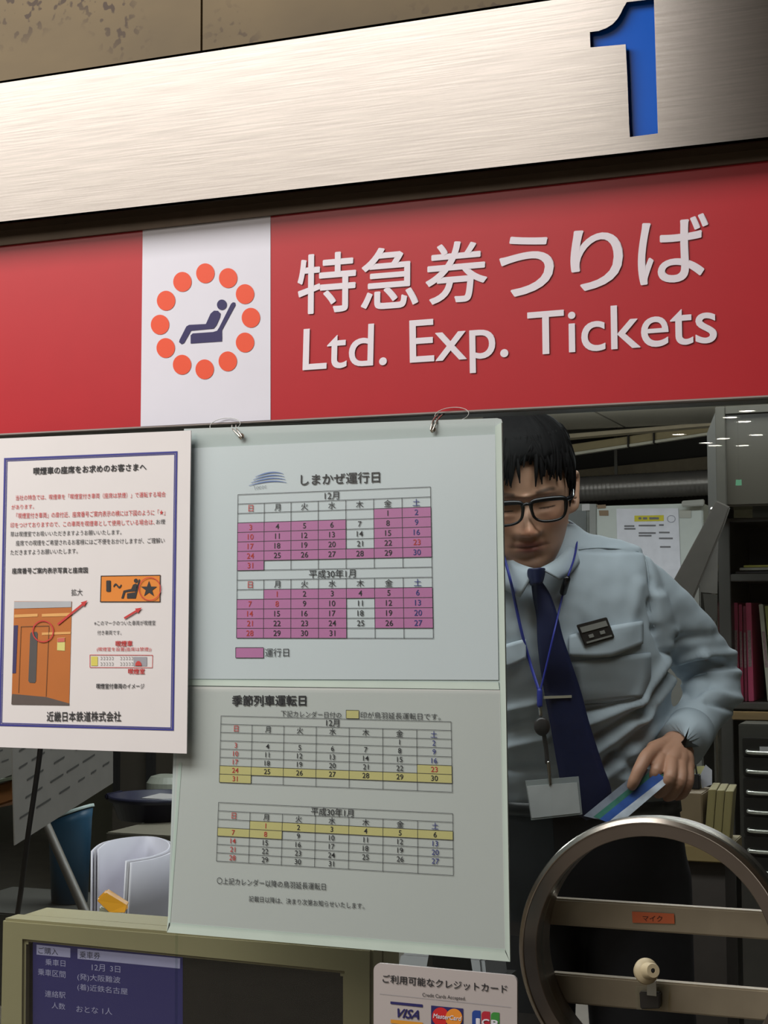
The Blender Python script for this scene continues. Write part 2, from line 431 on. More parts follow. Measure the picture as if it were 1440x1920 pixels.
for s_, bl, br, tl in (('Ltd.', (568, 694), (726, 683), (570, 618)), ('Exp.', (769, 680), (954, 668), (768, 602)), ('Tickets', (990, 666), (1345, 641), (989, 587))):
    ps.text(m_, s_, bl, br, tl, 0.0008, 0.006, cap=True, res=6)
m_.build('lettering', mat('white_lettering', (232, 226, 236), 0.4, var=0.01), sgn)
# rail under the sign
m_ = MB(); a = ps.pt(X0, sl(X0)); b = ps.pt(X1, sl(X1)); dz = V((0, 0, -0.0015))
m_.hexa([a, b, b+dz, a+dz], [p+V((0, 0.012, 0)) for p in (a, b, b+dz, a+dz)]); m_.build('bottom_edge', mat('sign_edge', (150, 140, 136), 0.5), sgn)
m_ = MB(); a = a+V((0, 0.012, 0.03)); b = b+V((0, 0.012, .03)); dz = V((0, 0, -0.032))
m_.hexa([a, b, b+dz, a+dz], [p+V((0, 0.03, 0)) for p in (a, b, b+dz, a+dz)]); struct('trim_2', m_, mat('rail_grey', (104, 104, 98), .45, .3))

# ------------------------------------------------------------------ notice about smoking cars
def tilted(pxt, yt, pxb, yb):
    a = at(*pxt, yt); b = at(*pxb, yb); return Page(a, (b-a).cross(V((1, 0, 0))))
pn = tilted((180, 815), -0.022, (170, 1405), -0.056)
ntc = thing('notice_poster', 'white notice with a blue border, orange train picture and red text, left of the calendars', 'poster', pn.pt(165, 1405))
m_ = MB(); pn.slab(m_, [(-26, 1400), (350, 1413), (358, 807), (-18, 823)], 0.0012); m_.build('sheet', mat('white_paper', (212, 209, 210), 0.55, var=0.01), ntc)
m_ = MB(); o4 = [(8, 859), (333, 846), (326, 1370), (-2, 1361)]
def inset(q, t): return [(q[0][0]+t, q[0][1]+t), (q[1][0]-t, q[1][1]+t), (q[2][0]-t, q[2][1]-t), (q[3][0]+t, q[3][1]-t)]
pn.poly(m_, o4, holes=[inset(o4, 3.6)]); pn.poly(m_, inset(o4, 4.6), holes=[inset(o4, 6)])
m_.build('border', mat('border_blue', (44, 46, 130), 0.6, var=.02), ntc)
bk, rd = MB(), MB()
T = lambda mb, s_, bl, br, tl, wt=0.0: pn.text(mb, s_, bl, br, tl, 0.0006, wt)
T(bk, '喫煙車の座席をお求めのお客さまへ', (63, 890.5), (275, 882.5), (63, 876.5), 0.02)
T(rd, '当社の特急では、喫煙車を「喫煙室付き車両（座席は禁煙）」で運転する場合', (30, 938.5), (311, 932), (30, 928.5))
T(rd, 'があります。', (22, 955.5), (64, 954), (22, 946.5))
T(rd, '「喫煙室付き車両」の扉付近、座席番号ご案内表示の横には下図のように「★」', (31, 972.5), (310, 966), (31, 962))
T(rd, '印をつけておりますので、この車両を喫煙車として使用している場合は、', (20, 990), (290, 984), (20, 980))
T(bk, 'お煙', (293, 983), (310, 982.5), (293, 974))
T(bk, '草は喫煙室でお吸いいただきますようお願いいたします。', (20, 1006.5), (228, 1002.5), (20, 997))
T(bk, '座席での喫煙をご希望されるお客様にはご不便をおかけしますが、ご理解い', (30, 1023.5), (309, 1018.5), (30, 1013.5))
T(bk, 'ただきますようお願いいたします。', (20, 1041), (146, 1038), (20, 1031.5))
T(bk, '座席番号ご案内表示写真と座席図', (23, 1076), (165, 1074.5), (23, 1065), 0.015)
T(bk, '拡大', (134, 1117), (155, 1116.5), (134, 1104.5))
T(bk, '※このマークのついた車両が喫煙室', (177, 1173), (292, 1172.5), (177, 1164))
T(bk, '付き車両です。', (183, 1190.5), (228, 1190.5), (183, 1182))
T(rd, '喫煙車', (217, 1212.5), (249, 1212), (217, 1201.5), 0.02)
T(rd, '(喫煙室を設置(座席は禁煙))', (182, 1222), (284, 1222), (182, 1213.5))
T(rd, '喫煙室', (240.6, 1264), (272, 1264), (240.6, 1253.5), 0.02)
T(bk, '喫煙室付車両のイメージ', (181, 1291.5), (271, 1291.5), (181, 1281.5), 0.01)
T(bk, '近畿日本鉄道株式会社', (88, 1353), (227.5, 1353), (88, 1334), 0.012)
def arrow(mb, a, b, wd, hd):
    a, b = V((a[0], a[1])), V((b[0], b[1])); t = (b-a).normalized(); q = V((-t.y, t.x)); c = b-t*hd
    pn.poly(mb, [tuple(p) for p in (a-q*wd/2, c-q*wd/2, c-q*hd*.42, b, c+q*hd*.42, c+q*wd/2, a+q*wd/2)], 0.0012)
arrow(rd, (109.5, 1171), (165, 1126), 3.8, 12); arrow(rd, (234, 1159.5), (267, 1139.5), 3.8, 12)
pn.line(rd, [(169, 1228), (286.5, 1228.5), (286, 1252), (169, 1251.5)], 1.0, closed=True)
pn.disc(rd, 82, 1184, 20.3, 20.8, 0.0014, inner=2.2); pn.disc(rd, 282, 1104.5, 21, 22, 0.0014, inner=1.4)
# printed photograph of a train door
ph = MB(); pn.poly(ph, [(27, 1127.5), (135, 1127.5), (130, 1322), (22, 1320.5)], 0.0004)
po = ph.build('picture', mat('print_orange', (176, 100, 34), 0.5, var=.12, scale=8), ntc)
def pprint(nm, rgb, polys, lift=0.0007, **k):
    q = MB()
    for p in polys: pn.poly(q, p, lift)
    return q.build(nm, mat('print_'+nm, rgb, 0.5, **k), po)
Z6 = lambda l: [(x/3.789, 1080+y/3.789) for x, y in l]
pprint('roof_line', (168, 172, 178), [Z6([(103, 183), (510, 180), (508, 222), (102, 232)])])
pprint('light_streak', (214, 160, 92), [Z6([(105, 275), (270, 268), (270, 288), (104, 296)]), Z6([(300, 270), (508, 262), (507, 285), (300, 290)]), Z6([(300, 402), (505, 396), (504, 412), (300, 420)])])
pprint('door_seam', (112, 66, 26), [Z6([(150, 360), (155, 360), (137, 830), (132, 830)]), Z6([(348, 360), (353, 360), (332, 856), (327, 856)]), Z6([(150, 358), (352, 352), (352, 358), (150, 364)])])
pprint('door_glass', (74, 72, 72), [Z6([(224, 400), (262, 396), (270, 408), (258, 745), (250, 760), (212, 758), (204, 745), (217, 410)])])
pprint('side_window', (48, 44, 92), [Z6([(100, 352), (130, 350), (115, 690), (90, 692)])])
pprint('sticker', (206, 200, 120), [Z6([(410, 440), (465, 436), (463, 532), (408, 528)])])
pprint('sticker_head', (196, 96, 84), [Z6([(412, 442), (464, 438), (463, 468), (411, 470)])], 0.001)
pprint('platform', (84, 74, 70), [Z6([(90, 838), (330, 860), (493, 905), (493, 918), (83, 912), (86, 850)])])
# orange seat plate
pl = MB(); pn.poly(pl, [(189.5, 1079.5), (301.4, 1078), (301, 1129), (188, 1129)], 0.0004); plo = pl.build('seat_plate', mat('plate_orange', (216, 128, 34), 0.5, var=.02), ntc)
q = MB(); fr4 = [(189.5, 1079.5), (301.4, 1078), (301, 1129), (188, 1129)]; pn.poly(q, fr4, 0.0007, [inset(fr4, 1.3)])
pn.text(q, '1', (200, 1109.5), (208.5, 1109.5), (200, 1088.5), 0.0008, 0.02); pn.text(q, '〜', (213, 1103), (229, 1103), (213, 1094), 0.0008, 0.02)
sp = [(280+(15.8 if k % 2 == 0 else 6.3)*math.sin(k*math.pi/5), 1105-(15.8 if k % 2 == 0 else 6.3)*math.cos(k*math.pi/5)) for k in range(10)]
pn.poly(q, sp, 0.0008); pn.disc(q, 255.5, 1089, 3.8, 3.9, 0.0008)
pn.poly(q, Z6([(948, 62), (968, 54), (980, 64), (976, 108), (925, 112), (893, 116), (880, 160), (864, 160), (880, 104), (935, 92)]), 0.0008)
pn.poly(q, Z6([(990, 22), (999, 28), (966, 160), (905, 160), (905, 124), (962, 116)]), 0.0008)
q.build('plate_marking', ink, plo)
# little car plan
q = MB(); pn.poly(q, Z6([(648, 572), (695, 572), (695, 638), (648, 638)])); dg = q.build('car_plan', mat('print_yellow', (206, 196, 90), 0.6), ntc)
q = MB(); pn.poly(q, Z6([(950, 575), (1045, 575), (1045, 640), (950, 640)])); q.build('smoking_room', mat('print_grey', (150, 150, 158), 0.6), dg)
q = MB(); pn.disc(q, 986/3.789, 1080+638/3.789, 6, 9, 0.0008, a0=180, a1=360); q.build('smoking_mark', red_ink, dg)
q = MB()
for k in range(12):
    if k in (5, 6): continue
    for yy in (585, 625):
        pn.line(q, Z6([(715+k*20, yy-9), (725+k*20, yy-9), (725+k*20, yy+9), (715+k*20, yy+9)]), 0.7)
q.build('seat_marks', mat('print_midgrey', (120, 118, 116), 0.6), dg)
bk.build('black_text', ink, ntc); rd.build('red_text', mat('notice_red', (190, 48, 48), 0.6, var=.02), ntc)

# ------------------------------------------------------------------ calendars in a hanging sleeve
pc = tilted((640, 795), -0.012, (640, 1775), -0.058)
sleeve_m = mat('frosted_sleeve', (172, 184, 184), 0.5, var=0.04, scale=5)
weld_m = mat('sleeve_weld', (190, 206, 198), 0.4, var=0.03)
slv = thing('display_sleeve', 'hanging clear plastic sleeve with two pockets below the red sign', 'sleeve', pc.pt(640, 1770))
SQ = [(345, 804), (932, 784), (940, 786), (942, 792), (957, 1803), (314, 1748)]
m_ = MB(); pc.slab(m_, SQ, 0.0015); m_.build('backing', sleeve_m, slv)
m_ = MB()
for q4 in ([(929, 800), (941, 792), (957, 1803), (948, 1785)], [(314, 1748), (318, 1730), (948, 1780), (957, 1803)], [(338, 1274), (935, 1279), (937, 1293), (336, 1285)], [(336, 1430), (342, 1430), (320, 1735), (314, 1748)]):
    pc.slab(m_, q4, 0.0012, 0.0012)
m_.build('weld', weld_m, slv)
m_ = MB(); pc.slab(m_, [(352, 812), (929, 793), (935, 1276), (338, 1273)], 0.0003, 0.0030); pc.slab(m_, [(337, 1292), (938, 1296), (948, 1781), (319, 1731)], 0.0003, 0.0030)
m_.build('front_film', glass_mat('clear_film', (0.95, 0.965, 0.965), 0.18, 0.8), slv)
for nm, cx, cy in (('eyelet', 455, 819), ('eyelet', 814, 806)):
    m_ = MB(); pc.disc(m_, cx, cy, 5.5, 5.5, 0.0034); m_.build(nm, steel_dark, slv)

def sheet(name, label, quad4, rgb, base):
    t = thing(name, label, 'schedule', pc.pt(*base), 'schedule sheets in the hanging sleeve')
    m_ = MB(); pc.slab(m_, quad4, 0.0008, 0.0009); m_.build('paper', mat('paper_'+name+str(rgb[0]), rgb, 0.6, var=0.015, scale=6), t); return t
L1 = 0.0014
def table(corners, rows, fills, cells, mk_fill, t, bw, hh):
    """ruled calendar; cells (row, col, text, colour); fills (row, col)"""
    tl, tr, br, bl = [pc.pt(x, y, L1) for x, y in corners]
    def P(i, j, lift=0.0):
        a = tl.lerp(bl, i/rows); b = tr.lerp(br, i/rows); return a.lerp(b, j/7.0)+pc.n*lift
    if fills:
        q = MB()
        for i, j in fills: q.quad(P(i, j), P(i, j+1), P(i+1, j+1), P(i+1, j))
        q.build('highlight', mk_fill, t)
    q = MB()
    def ln(a, b, w_):
        tt = (b-a).normalized(); s_ = pc.n.cross(tt)*w_; q.quad(a-s_, b-s_, b+s_, a+s_)
    titles = [r for r, c, *_ in cells if c == -1]
    for i in range(rows+1): ln(P(i, 0, .0002), P(i, 7, .0002), bw)
    for j in range(8):
        segs = [(0, rows)] if j in (0, 7) else [(a+1, b) for a, b in zip(titles, titles[1:]+[rows])]
        for a, b in segs: ln(P(a, j, .0002), P(b, j, .0002), bw)
    q.build('ruling', mat('ruling_ink', (58, 60, 64), 0.7), t)
    D = {'k': MB(), 'r': MB(), 'b': MB()}
    for r_, c_, s_, col in cells:
        if c_ == -1: c = (P(r_, 3)+P(r_+1, 4))/2; h = hh*1.15
        else: c = (P(r_, c_)+P(r_+1, c_+1))/2; h = hh
        ux = (P(r_, 7)-P(r_, 0)).normalized(); uy = (P(0, 0)-P(rows, 0)).normalized()
        put_text(D[col], s_, c+pc.n*.0003, ux, uy, h, 0.006, 3, 1.05)
    for k_, nm, mm in (('k', 'black_numbers', ink), ('r', 'red_numbers', red_ink), ('b', 'blue_numbers', blue_ink)):
        if D[k_].v: D[k_].build(nm, mm, t)
WD = '日月火水木金土'
def month(row0, title, first, days, reds, blacks=()):
    out = [(row0, -1, title, 'k')]+[(row0+1, j, WD[j], 'r' if j == 0 else 'b' if j == 6 else 'k') for j in range(7)]
    for dnum in range(1, days+1):
        k = first+dnum-1; j = k % 7
        out.append((row0+2+k//7, j, str(dnum), 'k' if dnum in blacks else 'r' if (j == 0 or dnum in reds) else 'b' if j == 6 else 'k'))
    return out
s1 = sheet('schedule_sheet', 'upper sheet of the sleeve with pink shaded calendar days', [(352, 841), (929, 815), (935, 1275), (338, 1273)], (204, 213, 218), (640, 1274))
f1 = [(2, 5), (2, 6)]+[(r_, c) for r_ in (3, 4, 5) for c in range(7) if c != 4]+[(6, c) for c in range(7)]+[(7, 0)]
f1 += [(10, c) for c in range(1, 7)]+[(r_, c) for r_ in (11, 12, 13) for c in range(7) if c != 4]+[(14, c) for c in range(4)]
pink = mat('pink_highlight', (188, 118, 168), 0.6, var=.02)
mmpx = 1.45/F
table([(447.2, 927.9), (808, 913.4), (813.4, 1197), (444.6, 1196.5)], 15, f1, month(0, '12月', 5, 31, (23,))+month(8, '平成30年1月', 1, 31, (1, 8)), pink, s1, 0.5*mmpx, 10.5*mmpx)
TP = lambda mb, s_, bl, br, tl, wt=0.0: pc.text(mb, s_, bl, br, tl, L1+.0003, wt)
q = MB(); TP(q, 'しまかぜ運行日', (565, 911), (713.6, 905.5), (565, 890), 0.015); TP(q, '運行日', (498.4, 1231.8), (543, 1231.3), (498.4, 1216)); q.build('title', ink, s1)
q = MB(); pc.poly(q, [(443, 1214.4), (495.4, 1214.4), (495.4, 1233.6), (443, 1233.6)], L1); q.build('key_box', pink, s1)
q = MB(); pc.line(q, [(443, 1214.4), (495.4, 1214.4), (495.4, 1233.6), (443, 1233.6)], 0.9, L1+.0002, True); q.build('key_outline', mat('ruling_ink', (58, 60, 64)), s1)
q = MB()
for k in range(4):
    arc = [(468+4*k+(70-6*k)*t, 911-5.5*k-11*math.sin(t*1.9)+4.5*t*t) for t in [i/12 for i in range(13)]]
    for (xa, ya), (xb, yb), i in zip(arc, arc[1:], range(12)): pc.line(q, [(xa, ya), (xb, yb)], 0.4+2.1*math.sin(math.pi*(i+1)/13), L1+.0002)
q.build('train_mark', mat('mark_blue', (104, 130, 186), 0.6), s1)
q = MB(); pc.line(q, [(477, 910), (480, 919)], .8, L1+.0002)
for k, x in enumerate((484, 489, 494, 499)): pc.line(q, [(x+2.2*math.cos(a/4*3.14)*(1-.1*k), 915-.6*k+2.6*math.sin(a/4*3.14)) for a in range(0, 8)], .6, L1+.0002, k % 2 == 0)
q.build('script_mark', mat('mark_grey', (130, 136, 146), 0.6), s1)
s2 = sheet('schedule_sheet', 'lower sheet of the sleeve with two calendars and yellow shaded days', [(337, 1287), (938, 1294), (948, 1781), (319, 1731)], (190, 195, 193), (640, 1755))
yel = mat('yellow_highlight', (198, 191, 128), 0.6, var=.02)
table([(415.6, 1342.2), (846.7, 1353.3), (848.9, 1485.3), (412.4, 1466.7)], 8, [(6, c) for c in range(7)]+[(5, 6), (7, 0)], month(0, '12月', 5, 31, (23,), (30,)), yel, s2, 0.42*mmpx, 9.3*mmpx)
table([(411, 1504.4), (849.8, 1525.3), (851, 1641.3), (407, 1614.2)], 7, [(2, c) for c in range(1, 7)]+[(3, 0), (3, 1)], month(0, '平成30年1月', 1, 31, (1, 8), (6,)), yel, s2, 0.42*mmpx, 9.3*mmpx)
q = MB(); TP(q, '季節列車運転日', (436.4, 1324), (575.6, 1324), (436.4, 1303.5), 0.02); TP(q, '下記カレンダー日付の', (528, 1343.6), (641, 1347), (528, 1332))
TP(q, '印が鳥羽延長運転日です。', (677, 1346.7), (826.7, 1350.5), (677, 1334.5)); TP(q, '〇上記カレンダー以降の鳥羽延長運転日', (408, 1657), (612, 1669), (408, 1644.4)); TP(q, '記載日以降は、決まり次第お知らせいたします。', (468, 1690), (684, 1704.4), (468, 1679))
q.build('text_lines', ink, s2)
q = MB(); pc.poly(q, [(650, 1331.5), (674, 1332), (674, 1347.5), (650, 1347)], L1); q.build('key_box', yel, s2)
q = MB(); pc.line(q, [(650, 1331.5), (674, 1332), (674, 1347.5), (650, 1347)], .7, L1+.0002, True); q.build('key_outline', mat('ruling_ink', (58, 60, 64)), s2)
# hooks
for (cx, cy), tx, lab in (((454, 819), 440, 'wire hook at the upper left of the plastic sleeve'), ((813, 806), 829, 'wire hook at the upper right of the plastic sleeve')):
    top = at(tx, sl(tx)+4, 0.004); e = pc.pt(cx, cy, 0.004)
    hk = thing('wire_hook', lab, 'hook', e, 'hooks holding the plastic sleeve')
    sd = V((0.0022, 0, 0))
    m_ = MB(); m_.tube([top-sd, top.lerp(e, .4)-sd+V((0, -0.006, 0)), e-sd*.6, e+V((0, 0.001, -0.003)), e+sd*.6, top.lerp(e, .4)+sd+V((0, -0.006, 0)), top+sd], 0.0009, 8, 6)
    m_.build('wire', steel, hk, True)
    m_ = MB(); s_ = 1 if tx > 600 else -1
    c = at(tx+s_*18, sl(tx)+4, -0.006)
    m_.tube([c+V((math.cos(a)*.017, -.004*math.sin(a), -.0075*math.sin(a)-.001)) for a in [math.pi*2*k/14 for k in range(14)]], 0.00035, 6, 3, closed=True)
    m_.build('nylon_loop', mat('nylon', (190, 194, 190), 0.2), hk, True)

# ------------------------------------------------------------------ credit card sign
pk = Page((0, -0.055, 1.1), (0, -1, 0))
Z3 = lambda *l: [(680+x/3.789, 1780+y/3.789) for x, y in l]
cs = thing('card_sign', 'white rounded sign with payment card logos between monitor and round opening', 'sign', pk.pt(835, 1990))
q = MB()
def rr(x0, y0, x1, y1, sk, r_, n=6):
    out = []
    for cx, cy, a0 in ((x1-r_, y0+r_, -90), (x1-r_, y1-r_, 0), (x0+r_, y1-r_, 90), (x0+r_, y0+r_, 180)):
        out += [(cx+r_*math.cos(R(a0+90*k/n)), cy+r_*math.sin(R(a0+90*k/n))+sk*(cx-x0)) for k in range(n+1)]
    return out
pk.slab(q, rr(700.5, 1805, 969.5, 1965, .092, 13), 0.003); q.build('plate', mat('card_sign_white', (182, 175, 174), 0.4, var=.01), cs)
q = MB(); pk.text(q, 'ご利用可能なクレジットカード', *Z3((143, 236), (1028, 314), (143, 176)), weight=0.012); pk.text(q, 'Credit Cards Accepted.', *Z3((425, 333), (732, 362), (425, 308)), cap=True); q.build('text_lines', ink, cs)
q = MB(); pk.line(q, Z3((120, 315), (1055, 411)), 0.6, .0004); q.build('rule', mat('print_grey', (150, 150, 158)), cs)
navy = mat('logo_navy', (42, 40, 100), 0.45, var=.01)
q = MB(); pk.poly(q, Z3((198, 369), (427, 391), (427, 411), (198, 387))); pk.text(q, 'VISA', *Z3((225, 478), (402, 496), (248, 420)), weight=.03, cap=True); lg = q.build('blue_wordmark', navy, cs)
q = MB(); pk.poly(q, Z3((200, 497), (427, 519), (427, 545), (200, 523))); q.build('wordmark_underline', mat('logo_gold', (216, 150, 50), 0.45), lg)
q = MB(); pk.poly(q, Z3((487, 398), (715, 420), (715, 562), (487, 540)), 0.0004); l2 = q.build('two_circle_logo', navy, cs)
c1, c2 = Z3((554, 477), (650, 486)); rx = 60/3.789; ry = 66/3.789
q = MB(); pk.disc(q, *c1, rx, ry, 0.0006); q.build('red_circle', mat('logo_red', (204, 40, 44), 0.45), l2)
q = MB(); pk.disc(q, *c2, rx, ry, 0.0008); q.build('orange_circle', mat('logo_orange', (232, 146, 52), 0.45), l2)
q = MB(); pk.text(q, 'MasterCard', *Z3((503, 484), (700, 506), (508, 454)), lift=0.0010, weight=.02, cap=True); q.build('logo_lettering', wht, l2)
l3 = None
for nm, rgb, x0, y0, ch in (('blue_bar', (38, 70, 150), 778, 430, 'J'), ('red_bar', (180, 40, 58), 845, 437, 'C'), ('green_bar', (60, 140, 62), 912, 444, 'B')):
    q = MB(); pts = []
    x1 = x0+60; y1 = y0+130
    for cx, cy, a0 in ((x0+24, y0+24, 180), (x1, y0, None), (x1-24, y1-24, 0), (x0, y1, None)):
        if a0 is None: pts.append((cx, cy+.09*(cx-x0)))
        else: pts += [(cx+24*math.cos(R(a0+15*k)), cy+24*math.sin(R(a0+15*k))+.09*(cx-x0)) for k in range(7)]
    pk.poly(q, Z3(*pts)); b_ = q.build(nm, mat('logo_'+nm, rgb, 0.45), cs)
    q = MB(); pk.text(q, ch, *Z3((x0+3, y0+101), (x1-3, y0+106), (x0+3, y0+56)), lift=.0008, weight=.03, cap=True); q.build('letter', wht, b_)

# ------------------------------------------------------------------ customer monitor behind the glass
Ym = 0.075
pm = Page((0, Ym, 1.1), (0, -1, 0))
beige = mat('beige_plastic', (146, 136, 104), 0.55, var=.03, scale=12)
mon = thing('customer_monitor', 'beige monitor with a blue purchase screen below the notice', 'monitor', (pm.pt(350, 1750).x, Ym+.1, 0.85))
ot = [(3, 1722), (698, 1778), (698, 2130), (-4, 2062)]
scr = [(46, 1766), (641, 1826), (641, 2075), (44, 2030)]
q = MB(); pm.slab(q, ot, 0.03, 0, [scr]); q.build('bezel', beige, mon, bevel=0.003)
a = pm.pt(*ot[0]); b = pm.pt(*ot[1]); zt_ = (a.z+b.z)/2; a2 = pm.pt(*ot[3])
q = MB(); q.box((a.x+.001, Ym+.028, a2.z), (b.x-.001, Ym+.085, min(a.z, b.z)-.001)); q.box((a.x+.05, Ym+.085, a2.z), (b.x-.05, Ym+.15, zt_-.05)); q.build('housing', beige, mon, bevel=0.006)
q = MB(); q.box((a.x+.1, Ym+.03, .85), (b.x-.1, Ym+.15, a2.z+.01)); q.build('stand', beige, mon, bevel=.004)
pg = Page((0, Ym+.010, 1.1), (0, -1, 0))
q = MB(); pg.slab(q, [(40, 1750), (650, 1815), (650, 2085), (40, 2040)], .004); sc_ = q.build('screen', mat('dark_screen', (26, 22, 20), 0.25, var=.05), mon)
q = MB(); pg.poly(q, [(62, 1764), (343, 1792), (343, 2075), (62, 2035)], .0004); q.build('lit_area', mat('screen_blue', (42, 38, 84), 0.3, emit=0.2, var=.0), sc_)
Zm = lambda l: [(x/3.789, 1680+y/3.789) for x, y in l]
lt = mat('screen_text', (120, 116, 140), 0.4, emit=.35)
q = MB(); pg.poly(q, Zm([(262, 345), (502, 370), (502, 437), (262, 415)]), .0006); pg.poly(q, Zm([(553, 374), (1282, 442), (1280, 515), (553, 445)]), .0006); q.build('bars', lt, sc_)
q = MB(); TM = lambda s_, *l: pg.text(q, s_, *Zm(l), lift=.0008)
TM('ご購入', (275, 408), (415, 420), (275, 360)); TM('乗車券', (568, 440), (715, 448), (568, 390)); q.build('dark_text', mat('screen_dark_text', (40, 38, 60), .4), sc_)
q = MB()
TM('乗車日', (325, 490), (467, 502), (325, 444)); TM('乗車区間', (272, 560), (468, 582), (272, 512)); TM('12月', (655, 530), (747, 536), (655, 480)); TM('3日', (785, 537), (857, 544), (785, 492))
TM('(発)大阪難波', (553, 600), (858, 627), (553, 547)); TM('(着)近鉄名古屋', (553, 672), (910, 708), (553, 620)); TM('連絡駅', (322, 715), (468, 727), (322, 668)); TM('人数', (370, 797), (466, 808), (370, 752)); TM('おとな 1人', (545, 824), (800, 844), (545, 776))
q.build('light_text', lt, sc_)
q = MB(); q.box((-1.19, -0.34, 0.80), (0.94, 0.45, 0.84)); tag(q.build('counter', mat('counter_top', (70, 62, 52), .4), None, bevel=.004), 'counter shelf under the ticket window', 'counter')

# ------------------------------------------------------------------ round steel speaking port
Yr = 0.022
prg = Page((0, Yr, 1.1), (0, -1, 0))
port = thing('speaking_port', 'round steel speaking ring with two crossbars in the glass', 'speaking port', (RC.x, Yr, RC.z-RO))
def circ(r_, y, n=96): return [V((RC.x+r_*math.cos(2*math.pi*k/n), y, RC.z+r_*math.sin(2*math.pi*k/n))) for k in range(n)]
RI = RO*0.862
prof = [(RI, .0605), (RI, .0135), (RI+.0006, .0128), (RO-.0056, .0122), (RO-.0050, .0130), (RO-.004, .0605)]
q = MB(); q.rings([circ(r_, y) for r_, y in prof]+[circ(*prof[0])], cap=False); ring_o = q.build('ring', mat('ring_steel', (140, 131, 124), 0.36, 1.0, var=.1, scale=14), port, True, sharp=20)
barm = mat('bar_steel', (158, 149, 130), 0.45, 0.7, var=.14, scale=16, bump=.1)
prof2 = [(RO-.0056, .0135), (RO-.0053, .0110), (RO-.0045, .0106), (RO-.0010, .0134), (RO, .0160), (RO, .0275), (RO-.0050, .0275)]
q = MB(); q.rings([circ(r_, y) for r_, y in prof2]+[circ(*prof2[0])], cap=False); tag(q.build('rim', mat('rim_highlight_steel', (214, 206, 196), 0.22, 1.0, var=.05, scale=20), port, True, sharp=20), 'outer rim in steel lightened for its highlight')  # lighter steel than the ring puts the rim's highlight into the colour
def bar(y0, y1, Y=0.06):
    a = at(1200, y0+8, Y); b = at(1200, y1+8, Y); q = MB()
    zc = (a.z+b.z)/2-RC.z; hw = math.sqrt(max(.0001, RO**2*.86-zc**2))
    q.box((RC.x-hw, Y+.0006, b.z), (RC.x+hw, Y+.012, a.z)); return q.build('crossbar', barm, port, bevel=.0015), a, b
b1, _, _ = bar(1687, 1738); b2, za, zb_ = bar(1830, 1886)
pt_ = Page((0, 0.0597, 1.1), (0, -1, 0))
q = MB(); pt_.poly(q, [(1185, 1709), (1264, 1713), (1265, 1732), (1186, 1730)], .0003); lb = q.build('label_tape', mat('orange_tape', (176, 88, 52), .45), b1)
q = MB(); pt_.text(q, 'マイク', (1205, 1727), (1242, 1728), (1205, 1716), .0006); q.build('tape_text', mat('tape_mark', (70, 30, 18), .6), lb)
# knob on the lower bar
kb = thing('microphone_button', 'cream round button clipped on the lower crossbar', 'microphone', at(1222, 1890, .045))
dz = (-ray(1211, 1821).normalized()+AR*.42+AU*.03).normalized()
kc = at(1211, 1821, .040); e1 = dz.cross(V((0, 0, 1))).normalized(); e2 = e1.cross(dz)
def kring(dd, r_, n=32): return [kc+dz*dd+e1*(r_*math.cos(2*math.pi*k/n))+e2*(r_*math.sin(2*math.pi*k/n)) for k in range(n)]
cream = mat('cream_plastic', (206, 192, 158), .45, var=.03)
S_ = 1.42/F
q = MB(); q.rings([kring(-.006, 20*S_), kring(0, 24.5*S_), kring(.0022, 24*S_), kring(.0040, 21*S_), kring(.0055, 16*S_), kring(.008, 14.2*S_), kring(.0155, 13.8*S_), kring(.0165, 12.6*S_), kring(.0165, 4.5*S_), kring(.012, 3.5*S_)]); q.build('disc', cream, kb, True, sharp=32)
q = MB(); q.rings([kring(.0135, 3.4*S_), kring(.0160, 3.4*S_)]); q.build('socket', ink, kb, True)
pq = Page((0, .050, 1.1), (0, -1, 0))
q = MB(); pq.slab(q, [(1213, 1840), (1230, 1841), (1231, 1868), (1213, 1866)], .0015); q.build('clip', mat('clip_metal', (170, 172, 166), .3, .9), kb)
q = MB(); pq.slab(q, [(1198, 1860), (1237, 1862), (1237, 1892), (1200, 1893)], .008, -.001); q.build('base', mat('dark_plastic', (48, 46, 44), .35), kb, bevel=.001)
q = MB(); pq.slab(q, [(1188, 1852), (1252, 1855), (1250, 1898), (1190, 1896)], .0004, -.007); q.build('clear_tape', glass_mat('tape_film', (.86, .84, .74), .15, 1.0, .06), kb)

# ------------------------------------------------------------------ office behind the glass, right-hand side
grey_steel = mat('grey_cabinet', (122, 122, 116), .4, var=.03, scale=5)
dark_steel = mat('dark_cabinet', (66, 64, 60), .45, var=.05, scale=6)
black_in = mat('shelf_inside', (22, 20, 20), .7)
def simple(name, label, cat, mb, m, group=None, **k):
    o = mb.build(name, m, None, **k); return tag(o, label, cat, group)

# tall steel rack: upper closed cabinet, open shelves
Ys = 3.20
rk = thing('steel_rack', 'tall grey steel rack with open black shelves at the far right', 'rack', (at(1400, 1300, Ys).x, Ys, 0))
def part_px(name, x0, y0, x1, y1, Y, d, m, parent, bevel=.003):
    q = MB(); r_ = boxpx(q, x0, y0, x1, y1, Y, d); return q.build(name, m, parent, bevel=bevel), r_
rp = boxpx(MB(), 1340, 955, 1371, 1345, Ys, .42); rp = rp[:3]+(min(rp[3], at(1400, 949, 3.05).z-.024),)
MB().box((rp[0], Ys, rp[2]), (rp[1], Ys+.42, rp[3])).build('upright', dark_steel, rk, bevel=.002)
xr = at(1700, 1300, Ys).x
def rbox(name, x0, z0, x1, z1, m, y0=Ys, d=.42): return MB().box((x0, y0, z0), (x1, y0+d, z1)).build(name, m, rk, bevel=.002)
xs = rp[1]; zsh = [at(1400, y, Ys).z for y in (952, 978, 1076, 1090, 1318, 1330)]
